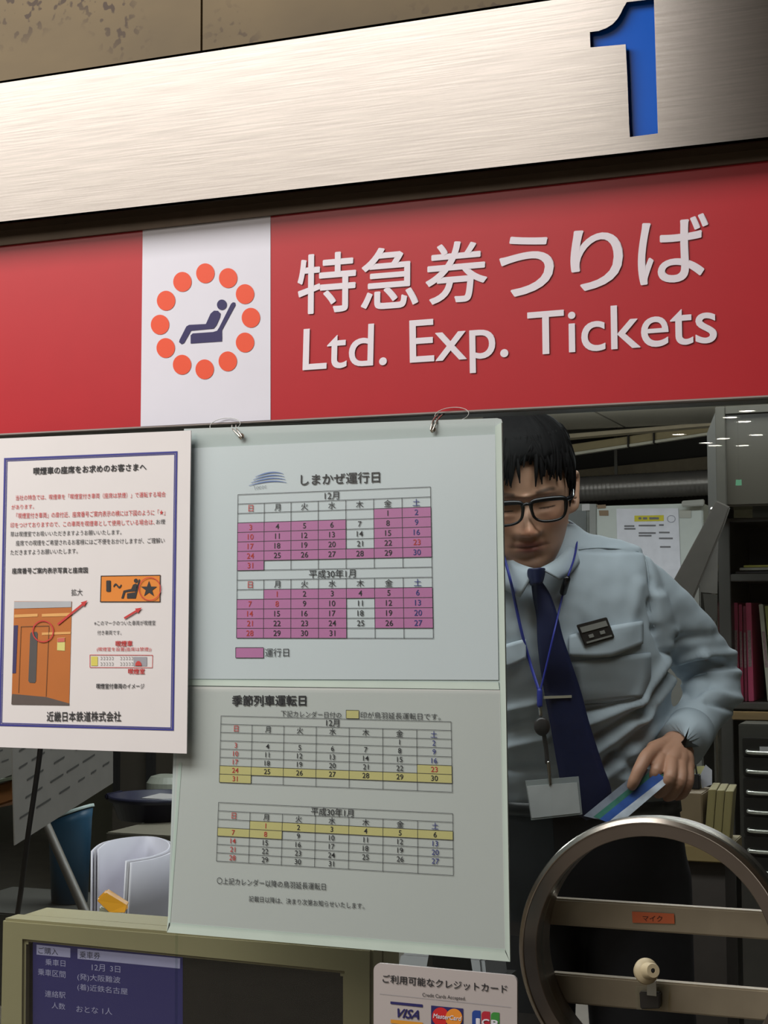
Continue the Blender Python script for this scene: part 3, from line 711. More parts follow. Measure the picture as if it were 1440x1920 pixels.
ztop = min(zsh[0], at(1400, 949, 3.05).z-.024)
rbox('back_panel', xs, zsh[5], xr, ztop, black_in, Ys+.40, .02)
rbox('header', xs, zsh[1], xr, ztop, dark_steel)
rbox('shelf', xs, zsh[3], xr, zsh[2], dark_steel)
rbox('shelf', xs, zsh[5], xr, zsh[4], dark_steel)
rbox('side_panel', xr, 0, xr+.03, ztop, dark_steel)
rbox('lower_side', rp[0], 0, xs, rp[2]+.005, dark_steel)
q = MB(); pg = Page((0, Ys-.001, 1), (0, -1, 0)); pg.poly(q, [(1376, 952), (1411, 952), (1411, 971), (1376, 971)], .001); tag(q.build('label', mat('card_label', (168, 164, 138), .7, var=.1, scale=60), rk), 'pale paper label')
# upper cabinet box standing on it
q = MB(); Yc = 3.05
uc = thing('upper_cabinet', 'glossy grey cabinet box with a framed front under the ceiling', 'cabinet', (at(1400, 946, Yc).x, Yc, at(1400, 946, Yc).z))
x0c = at(1354, 860, Yc).x; z0c = at(1400, 949, Yc).z; z1c = at(1354, 775, Yc).z
q = MB(); q.box((x0c, Yc, z0c), (xr, Yc+.6, z1c)); q.build('body', mat('glossy_grey', (74, 71, 64), .16, var=.03, scale=4), uc, bevel=.006)
q = MB(); q.box((x0c-.016, Yc-.012, z0c-.005), (x0c+.012, Yc+.02, z1c+.018)); q.box((x0c+.0125, Yc-.0115, z1c-.005), (xr, Yc+.02, z1c+.018)); q.build('frame', mat('frame_grey', (80, 77, 70), .4), uc, bevel=.002)
q = MB(); q.hexa([(x0c-.05, Yc+.05, z0c-.02), (x0c-.015, Yc, z0c-.02), (x0c-.015, Yc, z1c+.01), (x0c-.05, Yc+.05, z1c-.05)], [(x0c-.05, Yc+.5, z0c-.02), (x0c-.015, Yc+.5, z0c-.02), (x0c-.015, Yc+.5, z1c+.01), (x0c-.05, Yc+.5, z1c-.05)]); q.build('side_panel', dark_steel, uc)

# files on the shelf
cols = [((196, 78, 112), 'pink file first from the upright on the binder shelf', 1377, 1386, 0), ((186, 66, 100), 'darker pink file second on the binder shelf', 1387, 1394, 0),
        ((150, 58, 84), 'thin plum file in the middle of the binder shelf', 1395, 1401, 0), ((204, 84, 120), 'bright pink file beside the leaning pale one', 1402, 1413, 1),
        ((188, 186, 170), 'pale leaning file with black lettering on the shelf', 1415, 1424, 8), ((160, 164, 96), 'olive leaning file behind the pale one', 1426, 1434, 8), ((196, 78, 112), 'last pink leaning file at the shelf end', 1437, 1447, 8)]
Yb = Ys+.06
for i, (rgb, lab, xa, xb, ln) in enumerate(cols):
    zb0_ = zsh[4]+.001; zt_ = at(xa, 1130+(i % 3)*3, Yb).z
    xa_, xb_ = at(xa, 1250, Yb).x, at(xb-.8, 1250, Yb).x
    fl_ = thing('file_binder', lab, 'binder', ((xa_+xb_)/2, Yb, zb0_), 'files on the binder shelf')
    dx = -(zt_-zb0_)*math.tan(R(ln))*0.5; sh = lambda z: dx*(z-zb0_)/(zt_-zb0_)+(.035 if ln > 5 else 0)
    q = MB(); A = lambda x, z, y: V((x+sh(z), y, z))
    q.hexa([A(xa_, zb0_, Yb), A(xb_, zb0_, Yb), A(xb_, zt_, Yb), A(xa_, zt_, Yb)], [A(xa_, zb0_, Yb+.24), A(xb_, zb0_, Yb+.24), A(xb_, zt_, Yb+.24), A(xa_, zt_, Yb+.24)])
    q.build('cover', mat('file_%d_%d' % (rgb[0], rgb[1]), tuple(min(255, int(c*1.12)) for c in rgb), .5, var=.04), fl_, bevel=.0015)
    q = MB(); wv = (xb_-xa_)*.18; za, zc = zb0_+(zt_-zb0_)*.35, zb0_+(zt_-zb0_)*.72
    q.quad(A(xa_+wv, za, Yb-.0006), A(xb_-wv, za, Yb-.0006), A(xb_-wv, zc, Yb-.0006), A(xa_+wv, zc, Yb-.0006)); q.build('spine_label', mat('spine_label', (178, 150, 152) if i != 4 else (70, 68, 64), .6, var=.3, scale=160), fl_)
# papers lying on the upper shelf
q = []
for k, (rgb, lab) in enumerate((((60, 58, 60), 'dark folder at the bottom of the shelf pile'), ((184, 182, 170), 'white papers lying in the shelf pile'), ((196, 190, 90), 'yellow folder on top of the shelf pile'))):
    z = zsh[2]+.002+k*.009; x = xs+.01+.012*k
    b = MB().box((x, Ys+.03, z), (x+.24, Ys+.33, z+.006+.002*(k == 1))); simple('paper_pile', lab, 'papers', b, mat('pile_%d' % k, rgb, .6), 'papers on the upper shelf', bevel=.001)
# wooden tray
zt1 = at(1400, 1348, Ys).z
wt = thing('wooden_tray', 'tan wooden tray under the file shelf', 'tray', (xs+.2, Ys, zt1))
q = MB(); q.box((xs+.004, Ys-.05, zt1), (xr-.03, Ys-.03, zsh[5]-.004)); q.build('front', mat('wood_tan', (132, 108, 72), .55, var=.15, scale=6, stretch=(1, 1, 10)), wt, bevel=.002)
q = MB(); q.box((xs+.004, Ys-.03, zt1), (xr-.03, Ys+.30, zt1+.008)); q.build('base', MATS['wood_tan'], wt)
# drawer unit
Yd = 3.02
dx0, dx1 = at(1386, 1450, Yd).x, xr-.04; zt2 = zt1-.002
du = thing('drawer_unit', 'dark drawer unit with clear handles below the wooden tray', 'drawers', ((dx0+dx1)/2, Yd, 0))
q = MB(); q.box((dx0, Yd, 0), (dx1, Yd+.40, zt2)); q.build('carcass', mat('drawer_grey', (74, 72, 66), .45, var=.04), du, bevel=.003)
hm = mat('clear_handle', (196, 196, 186), .12, .6, var=.1, scale=50)
for k, yy in enumerate((1408, 1444, 1483, 1519, 1554, 1592, 1630)):
    za, zb_ = at(1400, yy-25, Yd).z, at(1400, yy+9, Yd).z
    q = MB(); q.box((dx0+.012, Yd-.012, zb_), (dx1-.012, Yd+.001, za)); dr = q.build('drawer', mat('drawer_front', (44, 42, 40), .3, var=.06), du, bevel=.002)
    zc = at(1400, yy, Yd).z
    q = MB(); c0 = V((dx0+.025, Yd-.014, zc)); c1 = V((dx1-.06, Yd-.014, zc-.004)); q.tube([c0, c0+V((.02, -.014, -.002)), (c0+c1)/2+V((0, -.020, 0)), c1+V((-.02, -.014, 0)), c1], .0055, 8, 4); q.build('handle', hm, dr, True)
    if k == 0:
        q = MB(); xx = at(1424, 1400, Yd-.016).x; q.box((xx, Yd-.0135, zc-.002), (xx+.06, Yd-.0125, zc+.014)); q.build('label', mat('white_paper', (226, 222, 220)), dr)
# grey wrapped brace leaning, hanging papers, post
def slabpx(mb, pts, Y, thick, Yl=None):
    P = [at(x, y, Y if Yl is None else Yl[i]) for i, (x, y) in enumerate(pts)]
    n = (P[1]-P[0]).cross(P[2]-P[0]).normalized()
    if n.y < 0: n = -n
    mb.prism(P, n*thick)
q = MB(); slabpx(q, [(1342, 938), (1368, 950), (1356, 985), (1292, 1140), (1246, 1118), (1318, 985)], 2.9, .02)
simple('leaning_panel', 'slanting grey board behind the clerk\'s raised shoulder', 'board', q, mat('board_grey', (132, 127, 121), .6, var=.05), bevel=.003)
for nm, lab, pts, rgb in (('hanging_paper', 'white paper hanging beside the rack post', [(1326, 985), (1347, 990), (1345, 1113), (1312, 1110)], (176, 172, 166)),
                          ('hanging_paper', 'grey printed slip hanging under the white paper', [(1318, 1113), (1345, 1115), (1344, 1165), (1322, 1150)], (120, 118, 112))):
    q = MB(); slabpx(q, pts, 2.936, .001); simple(nm, lab, 'paper', q, mat('hang_%d' % rgb[0], tuple(int(c*.86) for c in rgb), .6, var=.08, scale=20), 'papers on the rack post')
q = MB(); r_ = boxpx(q, 1338, 1120, 1349, 1560, 2.95, .03); q.v = []; q.f = []; q.box((r_[0], 2.95, .0), (r_[1], 2.98, at(1340, 955, 2.95).z)); q.tube([V(((r_[0]+r_[1])/2, 2.945, .0)), V(((r_[0]+r_[1])/2, 2.945, at(1340, 955, 2.95).z))], .007, 8, 1)
simple('steel_post', 'bright steel post between board and rack', 'post', q, steel)
q = MB(); r_ = boxpx(q, 1225, 1170, 1336, 1500, 3.3, .3); q = MB().box((r_[0], 3.3, 0), (r_[1]-.03, 3.6, at(1300, 1090, 3.3).z))
simple('low_cabinet', 'plain grey cabinet end behind the clerk\'s elbow', 'cabinet', q, mat('mid_grey', (118, 116, 110), .6, var=.04), bevel=.004)

# white wall cabinet with notice, further back
Yw = 4.6
wc = thing('white_cabinet', 'light grey cabinet with a yellow-headed notice behind the clerk', 'cabinet', (at(1230, 1080, Yw).x, Yw, 0))
q = MB(); r_ = boxpx(q, 1119, 946, 1320, 1200, Yw, .45); q = MB().box((r_[0], Yw, 0), (r_[1], Yw+.45, r_[3])); q.build('body', mat('white_steel', (200, 204, 198), .5, var=.03), wc, bevel=.004)
pg = Page((0, Yw, 1), (0, -1, 0))
q = MB()
for a in ([(1120, 947), (1136, 946), (1136, 953), (1120, 954)], [(1123, 957), (1141, 957), (1141, 967), (1124, 967)]): pg.poly(q, a, .002)
q.build('brown_tape', mat('brown_tape', (138, 112, 84), .5), wc)
q = MB(); pg.slab(q, [(1106, 945), (1118, 945), (1118, 1120), (1106, 1120)], .03, .005); q.build('edge_post', mat('edge_grey', (150, 150, 146), .5), wc)
nt_ = thing('wall_notice', 'white notice with yellow heading on the back cabinet', 'notice', pg.pt(1215, 1100))
q = MB(); pg.slab(q, [(1156, 954), (1272, 953), (1278, 1105), (1160, 1105)], .0015, .004); q.build('paper', mat('notice_paper', (228, 226, 234), .6), nt_)
q = MB(); pg.poly(q, [(1190, 967), (1245, 966), (1245, 977), (1190, 978)], .005); q.build('heading', mat('heading_yellow', (214, 200, 50), .6), nt_)
q = MB()
for x0, x1, y in ((1171, 1190, 985), (1198, 1230, 984), (1236, 1245, 983), (1171, 1192, 990), (1198, 1230, 998), (1236, 1256, 997), (1236, 1262, 1008), (1198, 1222, 1003), (1238, 1258, 1024)): pg.poly(q, [(x0, y), (x1, y), (x1, y+3), (x0, y+3)], .005)
for x0, x1 in ((1198, 1203), (1206, 1214), (1218, 1236)): pg.poly(q, [(x0, 970), (x1, 970), (x1, 974), (x0, 974)], .006)
q.build('writing', mat('faint_ink', (120, 118, 122), .7), nt_)
q = MB(); pg.disc(q, 1259, 973, 8, 7, .005, inner=1.2); q.build('stamp', mat('stamp_grey', (160, 160, 172), .7), nt_)
q = MB(); pg.slab(q, [(1274, 956), (1296, 955), (1296, 971), (1274, 971)], .001, .003); simple('small_note', 'small pale note beside the yellow-headed notice', 'note', q, mat('note_pale', (182, 180, 170), .6))
q = MB(); slabpx(q, [(1278, 939), (1320, 936), (1320, 948), (1278, 950)], 4.55, .02); simple('paper_roll', 'pale flat parcel lying on top of the white cabinet', 'parcel', q, mat('parcel_pale', (170, 168, 160), .6), bevel=.003)
# grey cabinet left of it
q = MB(); r_ = boxpx(q, 1030, 945, 1106, 1100, 4.75, .4)
gc = thing('grey_cabinet', 'grey cabinet with a white card behind the clerk\'s ear', 'cabinet', ((r_[0]+r_[1])/2, 4.75, 0))
q = MB().box((r_[0], 4.75, 0), (r_[1], 5.15, r_[3])); q.build('body', mat('mid_grey2', (140, 142, 138), .5), gc, bevel=.004)
pg = Page((0, 4.75, 1), (0, -1, 0)); q = MB(); pg.slab(q, [(1040, 957), (1100, 957), (1100, 1060), (1040, 1060)], .004, .005); q.build('door', mat('slate_door', (112, 116, 116), .4), gc)
q = MB(); pg.poly(q, [(1092, 946), (1110, 945), (1110, 957), (1092, 958)], .008); q.build('card', mat('white_paper', (226, 222, 220)), gc)

# ducts, beams and tube lights under the far ceiling
Yd2 = 6.6
a = at(1020, 921, Yd2); b = at(1420, 900, Yd2); dd = (b-a); n_ = 150; up_ = V((0, 0, 1)); tt = dd.normalized(); sx = tt.cross(up_).normalized(); rr_ = []
for k in range(n_+1):
    rad = .066+(.0018 if k % 3 == 0 else 0)
    c = a+dd*(k/n_); rr_.append([c+up_*(rad*math.cos(2*math.pi*j/28))+sx*(rad*math.sin(2*math.pi*j/28)) for j in range(28)])
q = MB(); q.rings(rr_); sd_ = simple('spiral_duct', 'ribbed silver duct running behind the clerk\'s head', 'duct', q, mat('duct_metal', (168, 166, 168), .3, .5, var=.1, scale=8), smooth=True)
for t_ in (.35, .8):
    c = a+dd*t_; q = MB().box((c.x-.008, c.y-.004, c.z+.064), (c.x+.008, c.y+.004, 2.37)); q.build('hanger', dark_steel, sd_)
def beampx(name, label, cat, top, bot, Y, depth, m, g=None):
    q = MB(); P = [at(*top[0], Y), at(*top[1], Y), at(*bot[1], Y), at(*bot[0], Y)]
    q.prism(P, V((0, depth, 0))); return simple(name, label, cat, q, m, g, bevel=.004)
beampx('pipe_beam', 'brown boxed beam above the ribbed duct', 'beam', [(1020, 888), (1420, 846)], [(1020, 905), (1420, 873)], 6.75, .12, mat('beam_brown', (112, 102, 84), .6, var=.08))
beampx('cable_tray', 'upper beige tray directly under the ceiling edge', 'tray', [(1010, 818), (1420, 784)], [(1010, 826), (1420, 790)], 6.2, .10, mat('tray_beige', (164, 154, 134), .5), 'beige trays under the ceiling')
ts = thing('tube_light', 'long beige strip fitting with a bright lower edge', 'light', at(1200, 840, 6.35))
q = MB(); q.prism([at(1010, 842, 6.35), at(1420, 783, 6.35), at(1420, 797, 6.35), at(1010, 858, 6.35)], V((0, .08, 0))); q.build('housing', mat('strip_beige', (150, 138, 106), .5), ts, bevel=.003)
q = MB(); q.prism([at(1010, 858, 6.34), at(1420, 797, 6.34), at(1420, 801.5, 6.34), at(1010, 863, 6.34)], V((0, .04, 0))); q.build('lip', mat('strip_lip', (206, 206, 196), .4), ts)
q = MB()
for x in (1176, 1224):
    y = 842-(x-1010)*.144; q.prism([at(x, y-3, 6.33), at(x+3, y-3, 6.33), at(x+3, y+20, 6.33), at(x, y+20, 6.33)], V((0, .1, 0)))
q.build('joint_clip', black_in, ts)
q = MB(); q.box((-5.0, 6.95, 1.75), (2.15, 6.99, 2.86)); o = simple('void_dark_sheet', 'black sheet for the dark void behind ducts under the ceiling', 'recess', q, black_in)  # flat black sheet stands in for the darkness of the void
o['kind'] = 'structure'; del o['category']; del o['label']; o.name = 'wall_back_dark_sheet'

# desk with stationery behind the clerk
Yk = 1.62
zk = at(1300, 1588, Yk).z
dk = thing('back_desk', 'tan topped desk behind the clerk\'s hand', 'desk', (at(1320, 1600, Yk).x+.3, Yk+.3, 0))
xk0 = at(1120, 1600, Yk).x; xk1 = at(1364, 1600, Yk).x
zk_ = at(1300, 1622, Yk-.0).z
q = MB().box((xk0, Yk, zk-.028), (xk1, Yk+.19, zk)); q.build('top', mat('desk_tan', (150, 132, 88), .55, var=.06), dk, bevel=.002)
q = MB().box((xk0+.01, Yk+.03, 0), (xk1-.01, Yk+.05, zk-.028)); q.build('front_panel', mat('desk_grey', (78, 73, 68), .5), dk)
for s_ in (0, 1):
    q = MB().box((xk0+.012 if s_ == 0 else xk1-.04, Yk+.05, 0), (xk0+.04 if s_ == 0 else xk1-.012, Yk+.18, zk-.028)); q.build('side_panel', MATS['desk_grey'], dk)
# carton on the desk
Yx = 1.68
q = MB(); r_ = boxpx(q, 1240, 1487, 1317, 1590, Yx, .16)
cz = r_[3]
q = MB().box((r_[0], Yx, zk), (r_[1], Yx+.125, cz)); simple('cardboard_box', 'plain brown carton on the desk behind the hand', 'box', q, mat('carton', (140, 120, 92), .7, var=.05), bevel=.002)
# pen cup and memos on the carton
cp = at(1304, 1478, Yx+.08); cp.z = cz
pc_ = thing('pen_cup', 'small black pen cup on the carton', 'pen holder', cp)
w_ = 9*(cp-CAM).dot(AD)/F
q = MB().box((cp.x-w_, cp.y-w_, cz), (cp.x+w_, cp.y+w_, cz+.030)); q.build('cup', black_in, pc_, bevel=.002)
for k, (dx, tx) in enumerate(((-.004, -.010), (.003, -.004))):
    q = MB(); q.tube([V((cp.x+dx, cp.y, cz+.031)), V((cp.x+dx+tx, cp.y+.004, cz+.055))], .0018, 6, 1); simple('pen', ('black pen tilted left in the small cup', 'black pen standing upright in the small cup')[k], 'pen', q, black_in, 'pens in the cup')
for lab, pts, rgb, Y in (('yellow memo slip standing behind the pen cup', [(1303, 1437), (1321, 1436), (1320, 1480), (1303, 1480)], (206, 200, 142), Yx+.11), ('white folded memo beside the pen cup', [(1312, 1455), (1323, 1434), (1335, 1444), (1335, 1471), (1316, 1478)], (214, 214, 226), Yx+.10), ('white memo slip left of the pen cup', [(1288, 1442), (1300, 1438), (1300, 1480), (1288, 1480)], (214, 214, 226), Yx+.115)):
    q = MB(); slabpx(q, pts, Y, .001); simple('memo_slip', lab, 'memo', q, mat('memo_%d' % rgb[2], rgb, .6), 'memo slips on the carton')
q = MB(); g0 = at(1291, 1484, Yx+.04); g0.z = cz; q.tube([g0+V((0, 0, .006)), g0+V((0, 0, .014)), g0+V((0, 0, .022))], [.006, .005, .002], 10, 3); simple('glue_bottle', 'tiny pink bottle by the pen cup', 'bottle', q, mat('pink_plastic', (206, 120, 140), .4), smooth=True)
# bundles of tan envelopes
Ye = 1.66
for k in range(3):
    xa, xb = 1326+k*16, 1341+k*16
    q = MB(); f_ = [at(xa-6, 1590, Ye), at(xb-6, 1590, Ye), at(xb+2, 1481+k*1.5, Ye), at(xa+2, 1481+k*1.5, Ye)]
    for p in f_[:2]: p.z = zk
    off = V((-.012, .13, 0)); q.hexa(f_, [p+off for p in f_])
    simple('envelope_bundle', ('first tan ticket bundle, next to the carton', 'middle tan ticket bundle of the three on the desk', 'outermost tan ticket bundle toward the drawers')[k], 'ticket bundle', q, mat('bundle_tan', (150, 136, 88), .7, var=.12, scale=60, stretch=(1, 1, .1)), 'tan ticket bundles on the desk', bevel=.001)
q = MB().box((xk1+.12, 2.0, 0), (xk1+.75, 2.4, .80)); simple('dark_machine', 'dark low cabinet beside the back desk', 'cabinet', q, mat('charcoal', (52, 50, 48), .45), bevel=.006)

# ------------------------------------------------------------------ office behind the glass, left-hand side
# hanging printed charts
def chart(label, pts, Yl, rgb):
    P = [at(x, y, Y) for (x, y), Y in zip(pts, Yl)]
    P[2] = Page(P[0], (P[1]-P[0]).cross(P[3]-P[0])).pt(*pts[2])
    t = thing('wall_chart', label, 'chart', (P[2]+P[3])/2, 'charts hanging at the left')
    q = MB(); n = (P[1]-P[0]).cross(P[3]-P[0]).normalized(); n = -n if n.dot(CAM-P[0]) > 0 else n
    q.prism(P, n*.002); q.build('sheet', mat('chart_%d' % rgb[0], rgb, .7, var=.04), t)
    q = MB(); tl, tr, br, bl = P; rnd = random.Random(len(label))
    for i in range(1, 9):
        u0 = rnd.uniform(.04, .12)
        while u0 < .9:
            u1 = u0+rnd.uniform(.05, .16); h = .013
            f = lambda u, v_: (tl.lerp(tr, u)).lerp(bl.lerp(br, u), v_)-n*.001
            q.quad(f(u0, i/9.5), f(min(u1, .95), i/9.5), f(min(u1, .95), i/9.5+h), f(u0, i/9.5+h)); u0 = u1+rnd.uniform(.03, .12)
    q.build('print', mat('chart_ink', (74, 71, 68), .8), t)
chart('large printed chart hanging slanted below the notice', [(20, 1290), (212, 1180), (212, 1468), (28, 1585)], (.75, 1.25, 1.25, .75), (140, 134, 128))
chart('partly hidden printed chart at the left edge', [(-130, 1300), (24, 1250), (24, 1452), (-110, 1500)], (.85, 1.2, 1.2, .85), (130, 124, 116))
q = MB(); q.tube([at(88, 1250, .70), at(82, 1340, .70), at(74, 1418, .70), at(64, 1490, .70), at(52, 1570, .70), at(38, 1680, .72), at(25, 1760, .75)], .0042, 10, 6); simple('black_cable', 'black cable hanging in front of the slanted chart', 'cable', q, mat('cable_black', (30, 26, 26), .5), smooth=True)
q = MB(); slabpx(q, [(-30, 1478), (25, 1462), (25, 1502), (-30, 1520)], 1.35, .12); simple('orange_tray', 'orange-brown tray at the left edge under the chart', 'tray', q, mat('tray_orange', (150, 98, 58), .5), bevel=.004)
q = MB(); slabpx(q, [(-60, 1470), (-1, 1462), (22, 1455), (22, 1462), (-60, 1478)], 1.33, .12); simple('green_pad', 'pale green pad lying on the orange tray', 'pad', q, mat('pad_green', (124, 130, 112), .6))
# blue bin with pale lining
Yn = 2.4
bc = at(132, 1530, Yn); bD = (bc-CAM).dot(AD); rb = 42*bD/F
bin_ = thing('waste_bin', 'blue plastic bin with a pale liner rim', 'bin', V((bc.x, bc.y, 0)))
def ell(c, rx, ry, n=28, tilt=0.0): return [c+V((rx*math.cos(2*math.pi*k/n), ry*math.sin(2*math.pi*k/n), tilt*rx*math.cos(2*math.pi*k/n))) for k in range(n)]
zbot = at(130, 1690, Yn).z
q = MB(); q.rings([ell(V((bc.x, bc.y, zbot)), rb*.80, rb*.8), ell(V((bc.x, bc.y, bc.z-.02)), rb*.96, rb*.96, tilt=.30), ell(V((bc.x, bc.y, bc.z)), rb, rb, tilt=.38), ell(V((bc.x, bc.y, bc.z)), rb*.94, rb*.94, tilt=.38), ell(V((bc.x, bc.y, bc.z-.06)), rb*.85, rb*.85, tilt=.3)]); q.build('body', mat('bin_blue', (46, 88, 118), .45), bin_, True)
q = MB(); q.rings([ell(V((bc.x, bc.y, bc.z+.003)), rb*1.06, rb*1.06, tilt=.38), ell(V((bc.x, bc.y, bc.z+.012)), rb*1.04, rb*1.04, tilt=.38), ell(V((bc.x, bc.y, bc.z+.010)), rb*.9, rb*.9, tilt=.38), ell(V((bc.x, bc.y, bc.z-.02)), rb*.88, rb*.88, tilt=.36)], cap=False); q.build('liner', mat('liner_pale', (158, 172, 168), .5), bin_, True)
q = MB().box((bc.x-.3, Yn-.2, 0), (bc.x+.17, Yn+.16, zbot-.002)); simple('bin_stand', 'dark box carrying the blue bin', 'box', q, mat('dark_box', (58, 56, 50), .7), bevel=.004)
q = MB(); q.tube([at(86, 1545, 2.05), at(168, 1730, 1.75)], .012, 12, 1, cap='round'); simple('grey_rod', 'slanting grey rod in front of the blue bin', 'rod', q, mat('rod_grey', (96, 90, 82), .5), smooth=True)
# basin on a low shelf
Yq = 2.9
qc = at(290, 1492, Yq); qD = (qc-CAM).dot(AD); rq = 86*qD/F
zfl = at(290, 1543, Yq-.1).z
bs = thing('black_basin', 'dark navy plastic basin on the beige shelf', 'basin', V((qc.x, qc.y, zfl)))
q = MB(); q.rings([ell(V((qc.x, qc.y, zfl)), rq*.78, rq*.78, 40), ell(V((qc.x, qc.y, qc.z-.015)), rq*.92, rq*.92, 40), ell(V((qc.x, qc.y, qc.z-.012)), rq*1.0, rq*1.0, 40), ell(V((qc.x, qc.y, qc.z+.004)), rq*1.0, rq*1.0, 40), ell(V((qc.x, qc.y, qc.z+.004)), rq*.93, rq*.93, 40), ell(V((qc.x, qc.y, zfl+.01)), rq*.76, rq*.76, 40)]); q.build('body', mat('basin_navy', (34, 34, 52), .35), bs, True)
for s_ in (-1,):
    q = MB(); q.box((qc.x-rq*1.06, qc.y-.05, qc.z-.012), (qc.x-rq*.97, qc.y+.05, qc.z+.006)); q.build('handle', MATS['basin_navy'], bs, bevel=.004)
q = MB(); z = qc.z-.004; q.hexa([(qc.x-.02, qc.y-.05, z), (qc.x+.16, qc.y-.06, z), (qc.x+.16, qc.y+.03, z+.004), (qc.x-.01, qc.y+.05, z+.004)], [(qc.x-.02, qc.y-.05, z+.002), (qc.x+.16, qc.y-.06, z+.002), (qc.x+.16, qc.y+.03, z+.006), (qc.x-.01, qc.y+.05, z+.006)]); simple('loose_paper', 'pale paper lying in the navy basin', 'paper', q, mat('paper_grey', (150, 146, 144), .6))
q = MB(); r_ = boxpx(q, 198, 1547, 420, 1720, Yq-.32, .7); q = MB().box((r_[0], Yq-.32, 0), (r_[1], Yq+.40, zfl-.001)); simple('beige_shelf', 'beige low cabinet under the navy basin', 'cabinet', q, mat('shelf_beige', (104, 98, 84), .6), bevel=.003)
q = MB(); r_ = boxpx(q, 212, 1200, 286, 1478, 4.2, .4); q = MB().box((r_[0], 4.2, 0), (r_[1], 4.6, r_[3])); dcb = thing('dark_cabinet', 'dark framed cabinet far behind the basin', 'cabinet', ((r_[0]+r_[1])/2, 4.2, 0)); q.build('body', mat('cab_brown', (64, 58, 50), .6), dcb)
for xx in ((212, 219), (274, 286)):
    q = MB(); boxpx(q, xx[0], 1200, xx[1], 1500, 4.17, .03); q.build('frame', black_in, dcb)
q = MB(); r_ = boxpx(q, 120, 1250, 460, 1600, 4.9, .05); q = MB().box((r_[0], 4.9, 0), (r_[1], 4.95, r_[3])); simple('partition', 'drab green partition behind the basin and bin', 'partition', q, mat('partition_green', (96, 94, 78), .8))
wq = at(312, 1462, 3.6); q = MB(); q.rings([ell(wq+V((0, 0, -.045)), .075, .06), ell(wq+V((0, 0, -.01)), .075, .06), ell(wq+V((0, 0, .012)), .06, .045), ell(wq+V((0, 0, .02)), .03, .02)]); q.box((wq.x-.07, wq.y-.05, 0), (wq.x+.07, wq.y+.05, wq.z-.04)); simple('pale_canister', 'pale rounded canister behind the basin', 'canister', q, mat('canister_pale', (140, 142, 130), .5), smooth=False)

# curled sheaf of papers standing behind the glass
def Pq(px, py, D): return dep(px, py, D)
back = [(190, 1590, 1.86), (186, 1592, 1.86)]
tops = [(x, y, D+.15) for x, y, D in ((184, 1592, 1.90), (205, 1577, 1.96), (240, 1570, 2.02), (275, 1568, 2.05), (302, 1572, 2.03), (317, 1582, 1.96), (313, 1594, 1.90), (290, 1604, 1.85), (262, 1610, 1.82), (236, 1614, 1.80))]
pts = []
for i in range(len(tops)-1):
    g = lambda k: V(tops[max(0, min(len(tops)-1, k))])
    for t in [j/5 for j in range(5)]:
        p0, p1, p2, p3 = g(i-1), g(i), g(i+1), g(i+2)
        pts.append(0.5*(2*p1+(p2-p0)*t+(2*p0-5*p1+4*p2-p3)*t*t+(3*p1-p0-3*p2+p3)*t**3))
pts.append(V(tops[-1]))
last_ = pts[-6:]; pts = pts[:-6]+[last_[0].lerp(last_[-1], k/10) if False else last_[0].lerp(last_[-1], k/10) for k in range(11)]
zs0 = .842
shf = thing('paper_sheaf', 'curled sheaf of white papers standing behind the monitor', 'papers', V((dep(250, 1720, 1.9).x, dep(250, 1720, 1.9).y, zs0)))
def leaf(off, nm, m, drop=0.0, cut=0):
    q = MB(); top = [dep(*p) for p in (pts[:-cut] if cut else pts)]; cen = sum(top, V((0, 0, 0)))/len(top)
    rows = []
    for tz in (0, .25, .5, .75, 1):
        row = []
        for k, p in enumerate(top):
            a = (p-cen); a.z = 0; a = a.normalized()*off
            lean = V((.012*math.sin(k*.1), 0, 0))*tz
            row.append(V((p.x+a.x, p.y+a.y, (p.z-drop)*(1-tz)+zs0*tz))+lean)
        rows.append(row)
    q.grid(rows); me = q.mesh(); me = evaluated(me, [('SOLIDIFY', dict(thickness=.0022, offset=0))]); return link(nm, me, m, shf, True)
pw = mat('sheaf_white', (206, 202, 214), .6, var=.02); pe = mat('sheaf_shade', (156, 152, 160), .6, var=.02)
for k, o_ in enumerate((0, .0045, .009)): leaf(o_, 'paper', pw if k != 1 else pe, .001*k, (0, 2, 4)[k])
# amber clip
ac = thing('amber_case', 'amber plastic case in front of the curled papers', 'case', dep(208, 1708, 1.88))
amb = bpy.data.materials.new('amber_plastic'); amb.use_nodes = True; bb = amb.node_tree.nodes['Principled BSDF']; bb.inputs['Base Color'].default_value = lin((214, 146, 20))+(1,); bb.inputs['Roughness'].default_value = .25; bb.inputs['Transmission Weight'].default_value = .25
_n = amb.node_tree.nodes.new('ShaderNodeTexNoise'); _n.inputs['Scale'].default_value = 40; _b = amb.node_tree.nodes.new('ShaderNodeBump'); _b.inputs['Strength'].default_value = .08; amb.node_tree.links.new(_n.outputs['Fac'], _b.inputs['Height']); amb.node_tree.links.new(_b.outputs[0], bb.inputs['Normal'])
q = MB(); f_ = [dep(*p) for p in ((180, 1688, 1.86), (197, 1672, 1.88), (239, 1699, 1.88), (236, 1712, 1.86), (205, 1712, 1.85))]
n_ = AD*.018; q.prism(f_, n_); q.build('lid', amb, ac, bevel=.002)
q = MB(); f_ = [dep(*p) for p in ((186, 1700, 1.875), (228, 1716, 1.875), (222, 1735, 1.875), (184, 1730, 1.875))]; q.prism(f_, AD*.016); q.build('base', mat('case_base', (170, 168, 150), .4), ac, bevel=.002)
